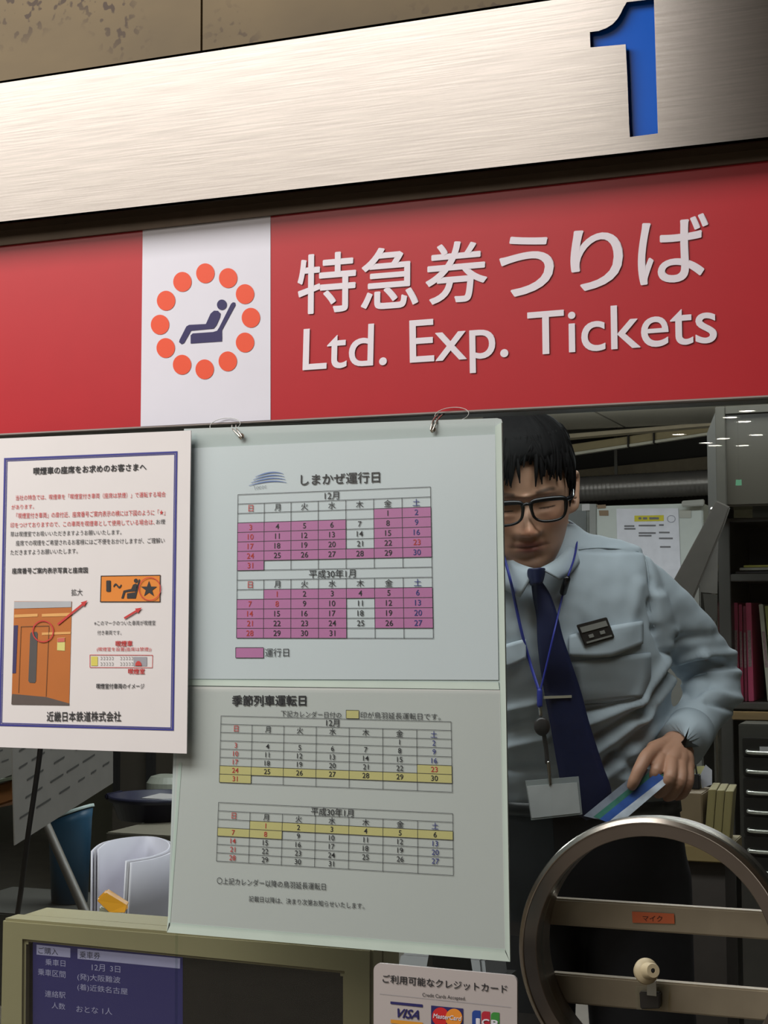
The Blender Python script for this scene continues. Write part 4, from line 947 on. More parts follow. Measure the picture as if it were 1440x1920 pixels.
bd = dep(205, 1725, 1.885); q = MB().box((bd.x-.05, bd.y-.02, .842), (bd.x+.04, bd.y+.02, dep(205, 1736, 1.885).z)); simple('case_stand', 'small dark box under the amber case behind the monitor', 'box', q, mat('dark_plastic', (48, 46, 44)), bevel=.002)
# ticket machine glimpsed below the calendars
tm = thing('ticket_printer', 'grey machine glimpsed above the card sign', 'machine', V((at(800, 1850, .32).x, .32, .842)))
q = MB(); q.hexa([at(735, 1850, .30), at(912, 1860, .30), at(905, 1796, .34), at(750, 1786, .34)], [p+V((0, .09, 0)) for p in (at(735, 1850, .30), at(912, 1860, .30), at(905, 1796, .34), at(750, 1786, .34))])
me_lo = [p.z for p in q.v]
q.build('body', mat('machine_grey', (92, 90, 90), .45), tm, bevel=.004)
q = MB(); a_ = at(735, 1860, .30); b_ = at(912, 1870, .30); q.box((a_.x, .30, .842), (b_.x, .42, min(me_lo)+.002)); q.build('foot', mat('charcoal', (52, 50, 48)), tm)
q = MB(); slabpx(q, [(804, 1790), (880, 1797), (884, 1822), (800, 1812)], .296, .004); q.build('window', black_in, tm)
pp = at(722, 1800, .2); q = MB(); q.box((at(704, 1800, .22).x, .22, .842), (at(742, 1800, .22).x, .2215, pp.z+.012)); simple('white_card', 'white paper edge beside the monitor above the card sign', 'paper', q, mat('paper_warm', (180, 174, 160), .6))

# ------------------------------------------------------------------ the clerk
def sm(t): t = max(0.0, min(1.0, t)); return t*t*(3-2*t)
FWD = -AD.copy(); FWD.z = 0; FWD.normalize()          # he faces the camera side of the glass
RGT = AR.copy(); RGT.z = 0; RGT.normalize()           # towards the right of the picture
UP = V((0, 0, 1))
# ---- shirt: torso rings and two sleeves grown together
torso = [(1545, 905, 1268, .104, 2.47), (1500, 905, 1262, .106, 2.465), (1450, 890, 1256, .110, 2.46), (1390, 872, 1250, .114, 2.45), (1310, 845, 1254, .120, 2.44), (1230, 818, 1256, .124, 2.43), (1160, 802, 1250, .122, 2.43),
         (1100, 800, 1240, .114, 2.43), (1060, 822, 1226, .100, 2.43), (1032, 868, 1205, .086, 2.43), (1012, 905, 1160, .075, 2.435), (998, 932, 1100, .064, 2.44), (984, 940, 1082, .058, 2.445)]
def torso_ring(y, xl_, xr_, dz_, D, grow=1.0, n=48):
    c = dep((xl_+xr_)/2, y, D); hw = (xr_-xl_)/2*D/F*grow; out = []
    for k in range(n):
        a = 2*math.pi*k/n; ca, sa = math.cos(a), math.sin(a)
        out.append(c+RGT*(hw*math.copysign(abs(ca)**.85, ca))+FWD*(dz_*grow*math.copysign(abs(sa)**.85, sa)))
    return out
def dense(rows, k=3):
    out = []
    for i in range(len(rows)-1):
        for t in range(k):
            t = t/k; g = lambda j: rows[max(0, min(len(rows)-1, j))]
            out.append(tuple(0.5*(2*p1+(p2-p0)*t+(2*p0-5*p1+4*p2-p3)*t*t+(3*p1-p0-3*p2+p3)*t**3) for p0, p1, p2, p3 in zip(g(i-1), g(i), g(i+1), g(i+2))))
    return out+[rows[-1]]
sleeveR = [(1165, 1088, 2.43, .052), (1222, 1130, 2.45, .0515), (1288, 1202, 2.49, .051), (1330, 1256, 2.53, .0475), (1334, 1305, 2.49, .045), (1309, 1346, 2.42, .038), (1283, 1388, 2.36, .0335)]
sleeveL = [(858, 1092, 2.43, .056), (812, 1190, 2.46, .052), (782, 1280, 2.48, .048), (790, 1352, 2.42, .043), (806, 1404, 2.33, .037), (822, 1440, 2.27, .0335)]
def chain(mb, pts, k=1.0, **kw): mb.tube([dep(x, y, D) for x, y, D, r_ in pts], [r_*k for *_, r_ in pts], n=kw.pop('n', 28), sub=6, **kw)
b = MB(); b.rings([torso_ring(*t) for t in dense(torso, 3)]); chain(b, sleeveR, cap='flat'); chain(b, sleeveL, cap='flat')
me = remesh(b.mesh(), 0.0042, 14, 0.6)
# folds: (from, to, half-width px, height m); positive stands out, negative is a valley
folds = [((1100, 1360), (1200, 1316), 10, .006), ((1200, 1316), (1246, 1248), 9, .007), ((1120, 1412), (1206, 1345), 10, .007), ((1206, 1345), (1258, 1275), 9, .007), ((1140, 1455), (1225, 1375), 11, .006),
         ((1110, 1388), (1204, 1330), 8, -.006), ((1204, 1330), (1252, 1262), 7, -.007), ((1132, 1435), (1215, 1362), 8, -.005), ((1104, 1331), (1185, 1315), 6, -.004),
         ((1274, 1242), (1318, 1226), 8, .006), ((1318, 1226), (1372, 1226), 8, .006), ((1270, 1256), (1330, 1243), 7, -.007), ((1330, 1243), (1380, 1250), 6, -.005), ((1277, 1292), (1317, 1266), 8, .006), ((1317, 1266), (1380, 1262), 8, .005), ((1290, 1303), (1330, 1288), 7, -.006),
         ((1324, 1296), (1384, 1310), 8, .005), ((1330, 1316), (1375, 1330), 6, -.005), ((1222, 1130), (1232, 1180), 7, -.008), ((1232, 1180), (1248, 1222), 8, -.009), ((1240, 1120), (1262, 1180), 12, .006), ((1262, 1180), (1256, 1215), 9, .005), ((1285, 1120), (1330, 1185), 10, .003),
         ((1268, 1200), (1340, 1190), 9, -.004), ((1210, 1020), (1222, 1090), 5, -.003), ((1222, 1090), (1226, 1140), 5, -.003), ((1084, 1032), (1212, 1034), 3.5, -.0022),
         ((952, 1330), (1005, 1318), 8, .005), ((952, 1366), (1005, 1352), 8, -.005), ((952, 1400), (1020, 1385), 9, .005), ((952, 1440), (1030, 1440), 8, -.005), ((1180, 1180), (1200, 1100), 14, .003), ((1150, 1420), (1235, 1440), 10, -.005), ((1165, 1460), (1240, 1475), 10, .005)]
def fold_disp(me, amp=1.0):
    me.update(); n0 = [v.normal.copy() for v in me.vertices]
    for v, nn in zip(me.vertices, n0):
        if nn.dot(FWD) < -0.15: continue
        x, y = to_px(v.co); d = 0.0
        for (ax, ay), (bx, by), wd, h in folds:
            dx, dy = bx-ax, by-ay; L2 = dx*dx+dy*dy; t = ((x-ax)*dx+(y-ay)*dy)/L2
            if t < -.3 or t > 1.3: continue
            e = 0 if 0 <= t <= 1 else (min(abs(t), abs(t-1))/.3)
            q2 = abs((x-ax)*dy-(y-ay)*dx)/math.sqrt(L2)/wd
            if q2 < 3: d += h*math.exp(-q2*q2)*(1-sm(e))
        d += .0028*noise.noise(V((x/55, y/90, 1.3)))+.0012*noise.noise(V((x/24, y/30, 5.1)))
        v.co += nn*d*amp
fold_disp(me, 1.35)
me = evaluated(me, [('SMOOTH', dict(iterations=1, factor=.35))])
SHIRT = BVHTree.FromPolygons([v.co.copy() for v in me.vertices], [tuple(p.vertices) for p in me.polygons])
foot = dep(1080, 1530, 2.46); foot.z = 0
man = thing('person', 'man in pale blue shirt, navy tie and black glasses looking down behind the glass', 'person', foot)
shirt_m = mat('shirt_blue', (188, 199, 208), .75, var=.03, scale=40, bump=.05)
shirt = link('shirt', me, shirt_m, man, True)
def hit(px, py, lift=0.0):
    dr = ray(px, py).normalized(); h = SHIRT.ray_cast(CAM, dr)
    if h[0] is None: return dep(px, py, 2.33)
    return h[0]-dr*lift
def patch(rows, name, m, parent, lift=.002, thick=.0015, k=8, smooth=True):
    """cloth laid on the shirt: rows of (left px, right px)"""
    out = []
    for i in range(len(rows)-1):
        steps = 4
        for t in range(steps+(i == len(rows)-2)):
            t /= steps
            (ax, ay), (bx, by) = [tuple(p+(q_-p)*t for p, q_ in zip(rows[i][j], rows[i+1][j])) for j in (0, 1)]
            out.append([hit(ax+(bx-ax)*s_/k, ay+(by-ay)*s_/k, lift) for s_ in range(k+1)])
    q = MB(); q.grid(out); me_ = evaluated(q.mesh(), [('SMOOTH', dict(iterations=1)), ('SOLIDIFY', dict(thickness=thick, offset=0))])
    return link(name, me_, m, parent, smooth)
# pockets and flaps, front placket
patch([((1068, 1240), (1222, 1222)), ((1075, 1290), (1222, 1270)), ((1082, 1322), (1205, 1308))], 'pocket', shirt_m, shirt, .0015)
def flap(cols):
    rows = []
    for t in (0, .2, .4, .6, .8, 1):
        row = []
        for (xa, ya, yb), (xb, yc, yd) in zip(cols, cols[1:]):
            for e in (0, .25, .5, .75): row.append(hit(xa+(xb-xa)*e, (ya+(yc-ya)*e)*(1-t)+(yb+(yd-yb)*e)*t, .0035+.0035*t))
        row.append(hit(cols[-1][0], cols[-1][1]*(1-t)+cols[-1][2]*t, .0035+.0035*t)); rows.append(row)
    q = MB(); q.grid(rows); me_ = evaluated(q.mesh(), [('SMOOTH', dict(iterations=2)), ('SOLIDIFY', dict(thickness=.002, offset=0))]); link('pocket_flap', me_, shirt_m, shirt, True)
flap([(1066, 1190, 1232), (1090, 1183, 1234), (1120, 1176, 1235), (1146, 1171, 1234), (1178, 1166, 1221), (1207, 1162, 1208)])
flap([(895, 1222, 1242), (925, 1214, 1252), (952, 1205, 1254), (970, 1200, 1246), (987, 1196, 1236)])
for pts_, nm_ in (([(1086, 1030), (1120, 1027), (1160, 1029), (1196, 1034)], 'yoke_seam'), ([(1210, 1050), (1214, 1070), (1217, 1100), (1220, 1140), (1226, 1175)], 'armhole_seam'), ([(1082, 1322), (1130, 1320), (1178, 1312), (1206, 1304)], 'pocket_seam')):
    q = MB(); q.tube([hit(*p, .0002) for p in pts_], .0011, 8, 6); q.build(nm_, shirt_m, shirt, True)
# cuffs
q = MB(); A, B_ = dep(1296, 1368, 2.385), dep(1276, 1398, 2.338)
q.tube([A, A.lerp(B_, .5), B_, B_], [.0375, .0375, .0372, .031], n=30, sub=1, cap='flat'); me_ = q.mesh(); link('cuff', me_, shirt_m, shirt, True)
# collar
def collar(top, bot, name):
    rows = []
    for kk in range(5):
        rows.append([])
    def cr(l, n=6):
        o = []
        for i in range(len(l)-1):
            g = lambda j: V(l[max(0, min(len(l)-1, j))])
            for t in range(n):
                t /= n; p0, p1, p2, p3 = g(i-1), g(i), g(i+1), g(i+2)
                o.append(0.5*(2*p1+(p2-p0)*t+(2*p0-5*p1+4*p2-p3)*t*t+(3*p1-p0-3*p2+p3)*t**3))
        return o+[V(l[-1])]
    a, b_ = cr(top), cr(bot)
    rows = [[dep(*(p.lerp(q_, t))) + FWD*.006*math.sin(math.pi*t) for p, q_ in zip(a, b_)] for t in (0, .25, .5, .75, 1)]
    q = MB(); q.grid(rows); me_ = evaluated(q.mesh(), [('SOLIDIFY', dict(thickness=.0025, offset=0))]); return link(name, me_, shirt_m, shirt, True)
collar([(1040, 965, 2.50), (1079, 985, 2.45), (1070, 1018, 2.36), (1044, 1048, 2.305), (1012, 1066, 2.285)], [(1060, 985, 2.51), (1100, 1006, 2.45), (1092, 1044, 2.355), (1074, 1070, 2.31), (1050, 1088, 2.29)], 'collar')
collar([(960, 975, 2.50), (925, 990, 2.45), (936, 1028, 2.36), (968, 1054, 2.305), (1004, 1067, 2.285)], [(940, 995, 2.51), (898, 1015, 2.45), (906, 1060, 2.36), (930, 1095, 2.32), (975, 1120, 2.29)], 'collar')

# ---- skin: head, neck, arms, hands in one mesh
skin = bpy.data.materials.new('skin'); skin.use_nodes = True
nt = skin.node_tree; sb = nt.nodes['Principled BSDF']; sb.inputs['Roughness'].default_value = .5
ca = nt.nodes.new('ShaderNodeVertexColor'); ca.layer_name = 'tone'
nz = nt.nodes.new('ShaderNodeTexNoise'); nz.inputs['Scale'].default_value = 60; nz.inputs['Detail'].default_value = 4
mr = nt.nodes.new('ShaderNodeMapRange'); mr.inputs[3].default_value = .94; mr.inputs[4].default_value = 1.06; nt.links.new(nz.outputs['Fac'], mr.inputs[0])
mx = nt.nodes.new('ShaderNodeMix'); mx.data_type = 'RGBA'; mx.blend_type = 'MULTIPLY'; mx.inputs[0].default_value = 1
nt.links.new(ca.outputs[0], mx.inputs[6]); nt.links.new(mr.outputs[0], mx.inputs[7]); nt.links.new(mx.outputs[2], sb.inputs['Base Color'])
sb.inputs['Subsurface Weight'].default_value = .08; sb.inputs['Subsurface Radius'].default_value = (.008, .003, .002); sb.inputs['Subsurface Scale'].default_value = .5

# head frame: x to the picture's right, y out of the face, z up; pitched down, turned and rolled a little
HP, HY, HR = R(15), R(-3), R(-5.5)
toc = (CAM-dep(987, 947, 2.27)); toc.z = 0; toc.normalize()
hx0 = V((-toc.y, toc.x, 0)) if V((-toc.y, toc.x, 0)).dot(RGT) > 0 else V((toc.y, -toc.x, 0))
MH = Matrix((hx0, toc, UP)).transposed()
MH = MH @ Matrix.Rotation(HR, 3, 'Y') @ Matrix.Rotation(HY, 3, 'Z') @ Matrix.Rotation(-HP, 3, 'X')
HO = V((0, 0, 0))
HO = dep(987, 948, 2.275)-MH @ V((0, .098, .004))
def hw(p): return HO+MH @ V(p)
levels = [(.122, .0, -.022, .012), (.116, .030, -.058, .034), (.103, .058, -.083, .053), (.083, .077, -.098, .0655), (.058, .089, -.104, .0715), (.034, .0945, -.105, .0735), (.016, .0955, -.103, .0735), (0, .0905, -.100, .0725), (-.02, .0895, -.094, .070),
          (-.040, .0900, -.083, .0665), (-.058, .0895, -.070, .0610), (-.074, .0875, -.056, .0545), (-.088, .0860, -.040, .0465), (-.100, .0830, -.018, .0370), (-.108, .0740, .004, .0265), (-.113, .058, .022, .013)]
def bump(x, z, cx, cz, sx_, sz_): return math.exp(-((x-cx)/sx_)**2-((z-cz)/sz_)**2)
def face(x, z):
    d = 0.0; ax = abs(x)
    if -.05 < z < .02: d += (.004+.019*sm((.008-z)/.040))*math.exp(-(ax/(.0075+.0045*sm((.01-z)/.045)))**2)*sm((z+.0475)/.008)
    d += .0045*bump(x, z, 0, -.034, .010, .008)
    d += .0095*bump(ax, z, .0135, -.0375, .0058, .0055)-.004*bump(ax, z, .0075, -.0445, .004, .003)
    d -= .0115*bump(ax, z, .030, .001, .017, .0105); d += .0075*bump(ax, z, .031, -.0015, .0125, .0075)
    d -= .0022*bump(ax, z, .031, -.0065, .012, .0016)-.0016*bump(ax, z, .031, .0062, .013, .002)*-1
    d += .0038*bump(ax, z, .030, .019, .021, .0055); d -= .004*bump(x, z, 0, .006, .010, .008)
    d += .0035*bump(ax, z, .046, -.022, .016, .014); d -= .0035*bump(ax, z, .046, -.055, .014, .016)
    d += .0058*bump(x, z, 0, -.0555, .017, .0042)+.0062*bump(x, z, 0, -.0655, .014, .0046)-.0062*bump(x, z, 0, -.0602, .021, .0016)
    d -= .0016*bump(x, z, 0, -.0515, .003, .005); d -= .0042*bump(x, z, 0, -.0775, .018, .005); d += .0048*bump(x, z, 0, -.092, .017, .010)
    d -= .0022*math.exp(-((ax-(.0185+.22*(-.040-z)))/.0035)**2)*bump(0, z, 0, -.052, 1, .014)
    d += .002*bump(ax, z, .028, -.011, .013, .004)
    return d
def head_rings(grow=0.0, n=128, sub=7, det=True, lo=None):
    rs = []
    for z, yf, yb, wd in dense(levels, sub):
        ring = []
        for k in range(n):
            a = 2*math.pi*k/n; ca, sa = math.cos(a), math.sin(a)
            x = (wd+grow)*math.copysign(abs(ca)**(.86 if sa > 0 else .95), ca)
            y = ((yf+grow)*abs(sa)**.80 if sa > 0 else (yb-grow)*abs(sa)**.95)
            if det and sa > 0: y += face(x, z)*sm((sa-.15)/.3)
            ring.append((x, y, z))
        rs.append(ring)
    return rs
hb = MB(); hb.rings([[V(p) for p in r_] for r_ in head_rings()])
for s_ in (-1, 1):      # ears: rim, lobe, hollow
    c = lambda x, y, z: V((s_*(x+(.006 if x > .0735 else 0)), y, z))
    hb.tube([c(.070, -.002, -.030), c(.074, -.004, -.024), c(.079, -.014, -.006), c(.083, -.024, .012), c(.082, -.018, .024), c(.077, -.006, .024), c(.073, .004, .014)], [.006, .0065, .005, .0042, .0042, .004, .004], n=12)
    hb.tube([c(.069, 0, -.024), c(.073, -.008, -.006), c(.074, -.012, .012)], [.007, .009, .008], n=12, flat=.8)
    hb.tube([c(.072, .006, -.004), c(.075, .003, -.009)], [.004, .0035], n=8, sub=1)
# neck down into the collar
hb.tube([V((0, -.018, -.055)), V((0, -.024, -.10)), V((0, -.030, -.15)), V((0, -.035, -.20))], [.056, .054, .055, .06], n=40)
hme = remesh(hb.mesh(), 0.0019, 2, .45)
hme.transform(Matrix.Translation(HO) @ MH.to_4x4())
# arms and hands
ab = MB()
ab.rings([torso_ring(*t, grow=.80) for t in dense(torso[:-2], 2)])
ab.tube([dep(1006, 1030, 2.44), dep(1006, 995, 2.44)], [.056, .054], n=24, sub=1)
chain(ab, [(1165, 1085, 2.43, .050)]+sleeveR[1:-1]+[(1280, 1392, 2.355, .0335), (1272, 1404, 2.335, .0335)], .74); chain(ab, [(875, 1105, 2.43, .05)]+sleeveL[1:-1]+[(825, 1443, 2.265, .0335), (832, 1455, 2.25, .0335)], .74)
arm_me = remesh(ab.mesh(), .006, 2)
def hand(mb, palm, fingers, thumb):
    for p, kw in palm: mb.tube([dep(*q_[:3]) for q_ in p], [q_[3] for q_ in p], n=20, sub=5, **kw)
    for f_ in fingers+[thumb]: mb.tube([dep(*q_[:3]) for q_ in f_], [q_[3] for q_ in f_], n=14, sub=5)
hd = MB()
K = [(1238, 1424, 2.290), (1258, 1431, 2.283), (1275, 1436, 2.288), (1289, 1437, 2.300)]
palm = [([(1279, 1388, 2.350, .024), (1272, 1402, 2.335, .023)]+[(k[0]*.6+1272*.4, k[1]*.6+1402*.4, k[2]*.6+2.335*.4, .0155), (k[0], k[1], k[2]+.003, .0115)], {}) for k in K]
palm += [([(1270, 1392, 2.345, .022), (1247, 1400, 2.325, .015), (1226, 1404, 2.305, .0120)], {})]
fing = [[K[0]+(.0108,), (1230, 1446, 2.268, .0094), (1221, 1466, 2.275, .0086), (1218, 1480, 2.290, .0076)],
        [K[1]+(.0110,), (1256, 1458, 2.258, .0096), (1243, 1480, 2.268, .0088), (1234, 1488, 2.286, .0078)],
        [K[2]+(.0106,), (1276, 1464, 2.264, .0092), (1262, 1488, 2.272, .0085), (1251, 1494, 2.290, .0076)],
        [K[3]+(.0096,), (1291, 1464, 2.280, .0084), (1281, 1487, 2.284, .0076), (1269, 1493, 2.298, .0068)]]
thumb = [(1236, 1402, 2.312, .0125), (1214, 1416, 2.280, .0105), (1200, 1440, 2.262, .0098), (1190, 1462, 2.256, .0090), (1185, 1473, 2.256, .0078)]
hand(hd, palm, fing, thumb)
off = V((-372, 66, -.06))
palm2 = [([(p[0]+off.x, p[1]+off.y, p[2]+off.z, p[3]) for p in l], kw) for l, kw in palm]
mir = lambda p: (832-(p[0]-1275), p[1]+62, p[2]-.085, p[3])
hand(hd, [([mir(p) for p in l], kw) for l, kw in palm], [[mir(p) for p in f_] for f_ in fing], [mir(p) for p in thumb])
hand_me = remesh(hd.mesh(), .0017, 3, .5)
bm = bmesh.new()
for m__ in (arm_me, hand_me, hme): bm.from_mesh(m__)
body = bpy.data.meshes.new('body'); bm.to_mesh(body); bm.free()
o_arm = bpy.data.objects.new('a', arm_me); o_hd = bpy.data.objects.new('h', hand_me); COL.objects.link(o_arm); COL.objects.link(o_hd)
res = evaluated(hme.copy(), [('BOOLEAN', dict(operation='UNION', object=o_arm, solver='EXACT'))])
if len(res.vertices) > 1000:
    r2 = evaluated(res, [('BOOLEAN', dict(operation='UNION', object=o_hd, solver='EXACT'))])
    if len(r2.vertices) > len(res.vertices)*.8: body = r2
bpy.data.objects.remove(o_arm); bpy.data.objects.remove(o_hd)
# tone of the skin: lips, cheeks, shaved beard, nails
col = body.color_attributes.new('tone', 'FLOAT_COLOR', 'POINT')
inv = MH.transposed(); base = V(lin((212, 166, 138))); lip = V(lin((184, 112, 100))); beard = V(lin((172, 132, 112))); ruddy = V(lin((214, 146, 118))); brow_c = V(lin((40, 32, 30))); lash = V(lin((38, 26, 24)))
for v in body.vertices:
    p = inv @ (v.co-HO); x, y, z = p; c = base.copy()
    if y > .03 and -.12 < z < .13:
        ax = abs(x)
        c = c.lerp(ruddy, min(1, .6*bump(ax, z, .04, -.025, .02, .016)+.7*bump(x, z, 0, -.036, .014, .010)))
        c = c.lerp(beard, .45*min(1, bump(x, z, 0, -.0505, .024, .004)+bump(x, z, 0, -.092, .035, .016)+.7*bump(ax, z, .040, -.085, .016, .018)))
        c = c.lerp(lip, min(1, 1.1*(bump(x, z, 0, -.0565, .021, .0042)+bump(x, z, 0, -.0645, .018, .0045))))
        c = c.lerp(V(lin((70, 34, 30))), .8*bump(x, z, 0, -.0602, .021, .0011))
        bz = .0205+.16*min(0, .036-ax)+.16*(min(ax, .036)-.016)
        c = c.lerp(brow_c, .8*sm((.0050-abs(z-bz))/.0040)*sm((ax-.013)/.005)*sm((.050-ax)/.008))
        c = c.lerp(lash, .95*sm((.0017-abs(z+.0052-.9*(ax-.031)**2*6))/.0012)*sm((ax-.017)/.004)*sm((.046-ax)/.004))
    elif z < -.2: c = V(lin((190, 142, 116)))
    col.data[v.index].color = (*c, 1)
bd_ = link('body', body, skin, man, True)
# ---- hair: cap grown from the skull plus locks of fringe
hairm = mat('hair_black', (13, 11, 12), .8, spec=.22, var=.25, scale=30, stretch=(6, 6, 1), bump=.25)
def hairline(a):        # a: angle, 90 deg is the face; lowest z the hair reaches
    s_ = math.sin(a); c_ = abs(math.cos(a))
    if s_ > .45: return .060+.008*noise.noise(V((a*9, 3.1, 0)))
    if s_ > .05: return .047+(-.012-.047)*sm((.45-s_)/.25)
    if s_ > -.15: return .022
    return -.055
rs = head_rings(.0, 128, 7, False); q = MB(); n = 128; rows = []
def hthick(a, z): return (.0125-.007*sm((.045-z)/.03)*sm((abs(math.cos(a))-.8)/.15))+.001*sm((z-.02)/.08)+.0025*noise.noise(V((math.cos(a)*3, math.sin(a)*3, z*30)))+.0012*noise.noise(V((math.cos(a)*22, math.sin(a)*22, z*8)))
keep = []
for r_ in rs:
    row = []
    for k, (x, y, z) in enumerate(r_):
        a = 2*math.pi*k/n; t = hthick(a, z); hl = hairline(a); t *= sm((z-hl+.004)/.014) if z < .1 else 1
        d_ = V((x, y*.85, (z-.02)*.9)).normalized(); row.append(V((x, y, z))+d_*t); keep.append(z >= hl)
    rows.append(row)
q.rings(rows); nv = len(rows)*n
q.f = [f for f in q.f if all(i < nv and keep[i] for i in f) or len(f) > 4 and all(keep[i] for i in f)]
rnd = random.Random(3)
def lock(a0, z0, a1, z1, r0, lift):
    pts, rad = [], []
    for t in (0, .33, .66, 1):
        a = a0+(a1-a0)*t; z = z0+(z1-z0)*t
        lv = min(dense(levels, 3), key=lambda l: abs(l[0]-z)); sa, ca_ = math.sin(a), math.cos(a)
        x = (lv[3]+lift)*math.copysign(abs(ca_)**.9, ca_); y = (lv[1]+lift)*abs(sa)**.82 if sa > 0 else (lv[2]-lift)*abs(sa)**.95
        pts.append(V((x, y, z))); rad.append(r0*(1, .95, .7, .22)[int(t*3+.4)])
    q.tube(pts, rad, 8, 4, flat=.6)
for k in range(46):                                  # fringe, parted so that a bit of forehead shows
    a = R(35+110*k/45); gap = abs(a-R(87)) < R(8)
    zt_ = .098+rnd.uniform(-.01, .012); zl = (.068 if gap else .035+rnd.uniform(-.006, .008)+.008*abs(math.cos(a)))
    lock(a+rnd.uniform(-.25, .05), zt_, a+rnd.uniform(-.05, .12), zl, .0062, .009)
for s_ in (0, 1):
    for k in range(10):
        a = R(8+28*k/9); a = math.pi-a if s_ else a
        lock(a, .075, a+rnd.uniform(-.06, .06), .004+rnd.uniform(-.012, .012)+.02*(k/9), .0058, .007)
    for k in range(5):
        a = R(5+4*k); a = math.pi-a if s_ else a
        lock(a, .03, a, -.012-rnd.uniform(0, .008), .0036, .002)
for k in range(60):
    a = R(rnd.uniform(0, 360)); lock(a, .10, a+rnd.uniform(-.2, .2), .055+rnd.uniform(-.02, .02), .006, .010)
hm_ = q.mesh(); hm_.transform(Matrix.Translation(HO) @ MH.to_4x4()); link('hair', hm_, hairm, man, True)
# ---- eyeglasses
blk = mat('frame_black', (20, 20, 24), .25, spec=.6)
gl = None
for s_ in (-1, 1):
    cx, cz, y0 = s_*.0315, -.003, .108
    prof = [(-.0245, .012), (-.012, .0152), (.010, .0152), (.0245, .013), (.0262, .004), (.0225, -.011), (.012, -.0172), (-.008, -.0172), (-.020, -.012), (-.0245, -.002)]
    ring = [hw((cx+s_*px_, y0-2.2*(px_+.02)**2*1.2, cz+pz)) for px_, pz in prof]
    q = MB(); q.tube(ring, [.0032, .0038, .0038, .0036, .003, .002, .002, .002, .002, .0024], 8, 4, closed=True)
    nm = q.build('glasses_rim', blk, man, True); gl = gl or nm
    q = MB(); q.flat(ring); q.build('lens', glass_mat('lens_glass', (.88, .87, .86), .0, .8), nm)
    q = MB(); q.tube([hw((s_*.0575, .100, .008)), hw((s_*.068, .090, .009)), hw((s_*.0735, .05, .010)), hw((s_*.078, 0.0, .012)), hw((s_*.078, -.012, .004))], [.0034, .0032, .0024, .0022, .002], 8, 4); q.build('temple', blk, nm, True)
q = MB(); q.tube([hw((-.007, .108, .006)), hw((0, .112, .009)), hw((.007, .108, .006))], .0024, 8, 5); q.build('bridge', blk, gl, True)
# ---- tie and tie bar
tie_m = mat('tie_navy', (32, 38, 74), .5, var=.08, scale=120)
K0 = [((992, 1066), (1020, 1064)), ((991, 1078), (1019, 1076)), ((997, 1098), (1014, 1094))]
def D2(px, py, e): return (hit(px, py)-CAM).dot(AD)-e
q = MB(); rows = []
for (lx, ly), (rx, ry), e in ((*K0[0], .022), (*K0[1], .030), (*K0[2], .022)):
    rows.append([dep(lx+(rx-lx)*t, ly+(ry-ly)*t, 2.285-.014*math.sin(math.pi*t)) for t in (0, .2, .4, .6, .8, 1)])
q.grid(rows); me_ = evaluated(q.mesh(), [('SUBSURF', dict(levels=2, render_levels=2)), ('SOLIDIFY', dict(thickness=.006, offset=0))]); 
tie_rows = [((997, 1092), (1014, 1090)), ((1000, 1120), (1030, 1114)), ((1007, 1160), (1044, 1152)), ((1008, 1200), (1054, 1192)), ((1013, 1250), (1070, 1240)), ((1022, 1305), (1088, 1294)), ((1034, 1370), (1105, 1358)), ((1046, 1440), (1128, 1430)), ((1060, 1505), (1146, 1490)), ((1100, 1537), (1120, 1532))]
dl = [(hit((a[0]+b[0])/2, (a[1]+b[1])/2)-CAM).dot(AD)-.012 for a, b in tie_rows]
for i in range(len(dl)): dl[i] = min(dl[i], 2.30+.0006*(i))
rows = []
TR = dense([tuple(a)+tuple(b)+(D,) for (a, b), D in zip(tie_rows, dl)], 5)
for lx, ly, rx, ry, D in TR: rows.append([dep(lx+(rx-lx)*t, ly+(ry-ly)*t, D-.004*math.sin(math.pi*t)) for t in (0, .17, .33, .5, .67, .83, 1)])
q = MB(); q.grid(rows); mt = evaluated(q.mesh(), [('SOLIDIFY', dict(thickness=.004, offset=0))])
tie = link('tie', mt, tie_m, man, True)
link('knot', me_, tie_m, tie, True)
Dm = dl[5]-.007
q = MB(); a, b = dep(1020, 1308, Dm), dep(1072, 1306, Dm); q.hexa([a+UP*.0018, b+UP*.0018, b-UP*.0018, a-UP*.0018], [p+AD*.003 for p in (a+UP*.0018, b+UP*.0018, b-UP*.0018, a-UP*.0018)]); q.build('tie_bar', mat('tie_bar', (214, 206, 184), .3, .4), tie)
# ---- name badge
q = MB(); bp = [(1081, 1172), (1138, 1157), (1153, 1195), (1097, 1211)]
P = [hit(*p, .004) for p in bp]; cen = sum(P, V((0, 0, 0)))/4; nb = (P[1]-P[0]).cross(P[3]-P[0]).normalized(); nb = nb if nb.dot(FWD) > 0 else -nb
pgb = Page(cen+nb*.006, nb); pgb.slab(q, bp, .003); bdg = q.build('name_badge', mat('badge_dark', (52, 48, 46), .4), man, bevel=.001)
def bl(u0, v0, u1, v1):
    f = lambda u, v_: tuple((1-v_)*((1-u)*bp[0][i]+u*bp[1][i])+v_*((1-u)*bp[3][i]+u*bp[2][i]) for i in (0, 1)); return [f(u0, v0), f(u1, v0), f(u1, v1), f(u0, v1)]
q = MB(); pgb.poly(q, bl(.06, .14, .92, .40), .0012); pgb.poly(q, bl(.08, .84, .92, .92), .0012); pgb.poly(q, bl(.22, .56, .38, .72), .0012); pgb.poly(q, bl(.60, .54, .76, .70), .0012); q.build('badge_print', mat('badge_silver', (150, 148, 142), .4), bdg)
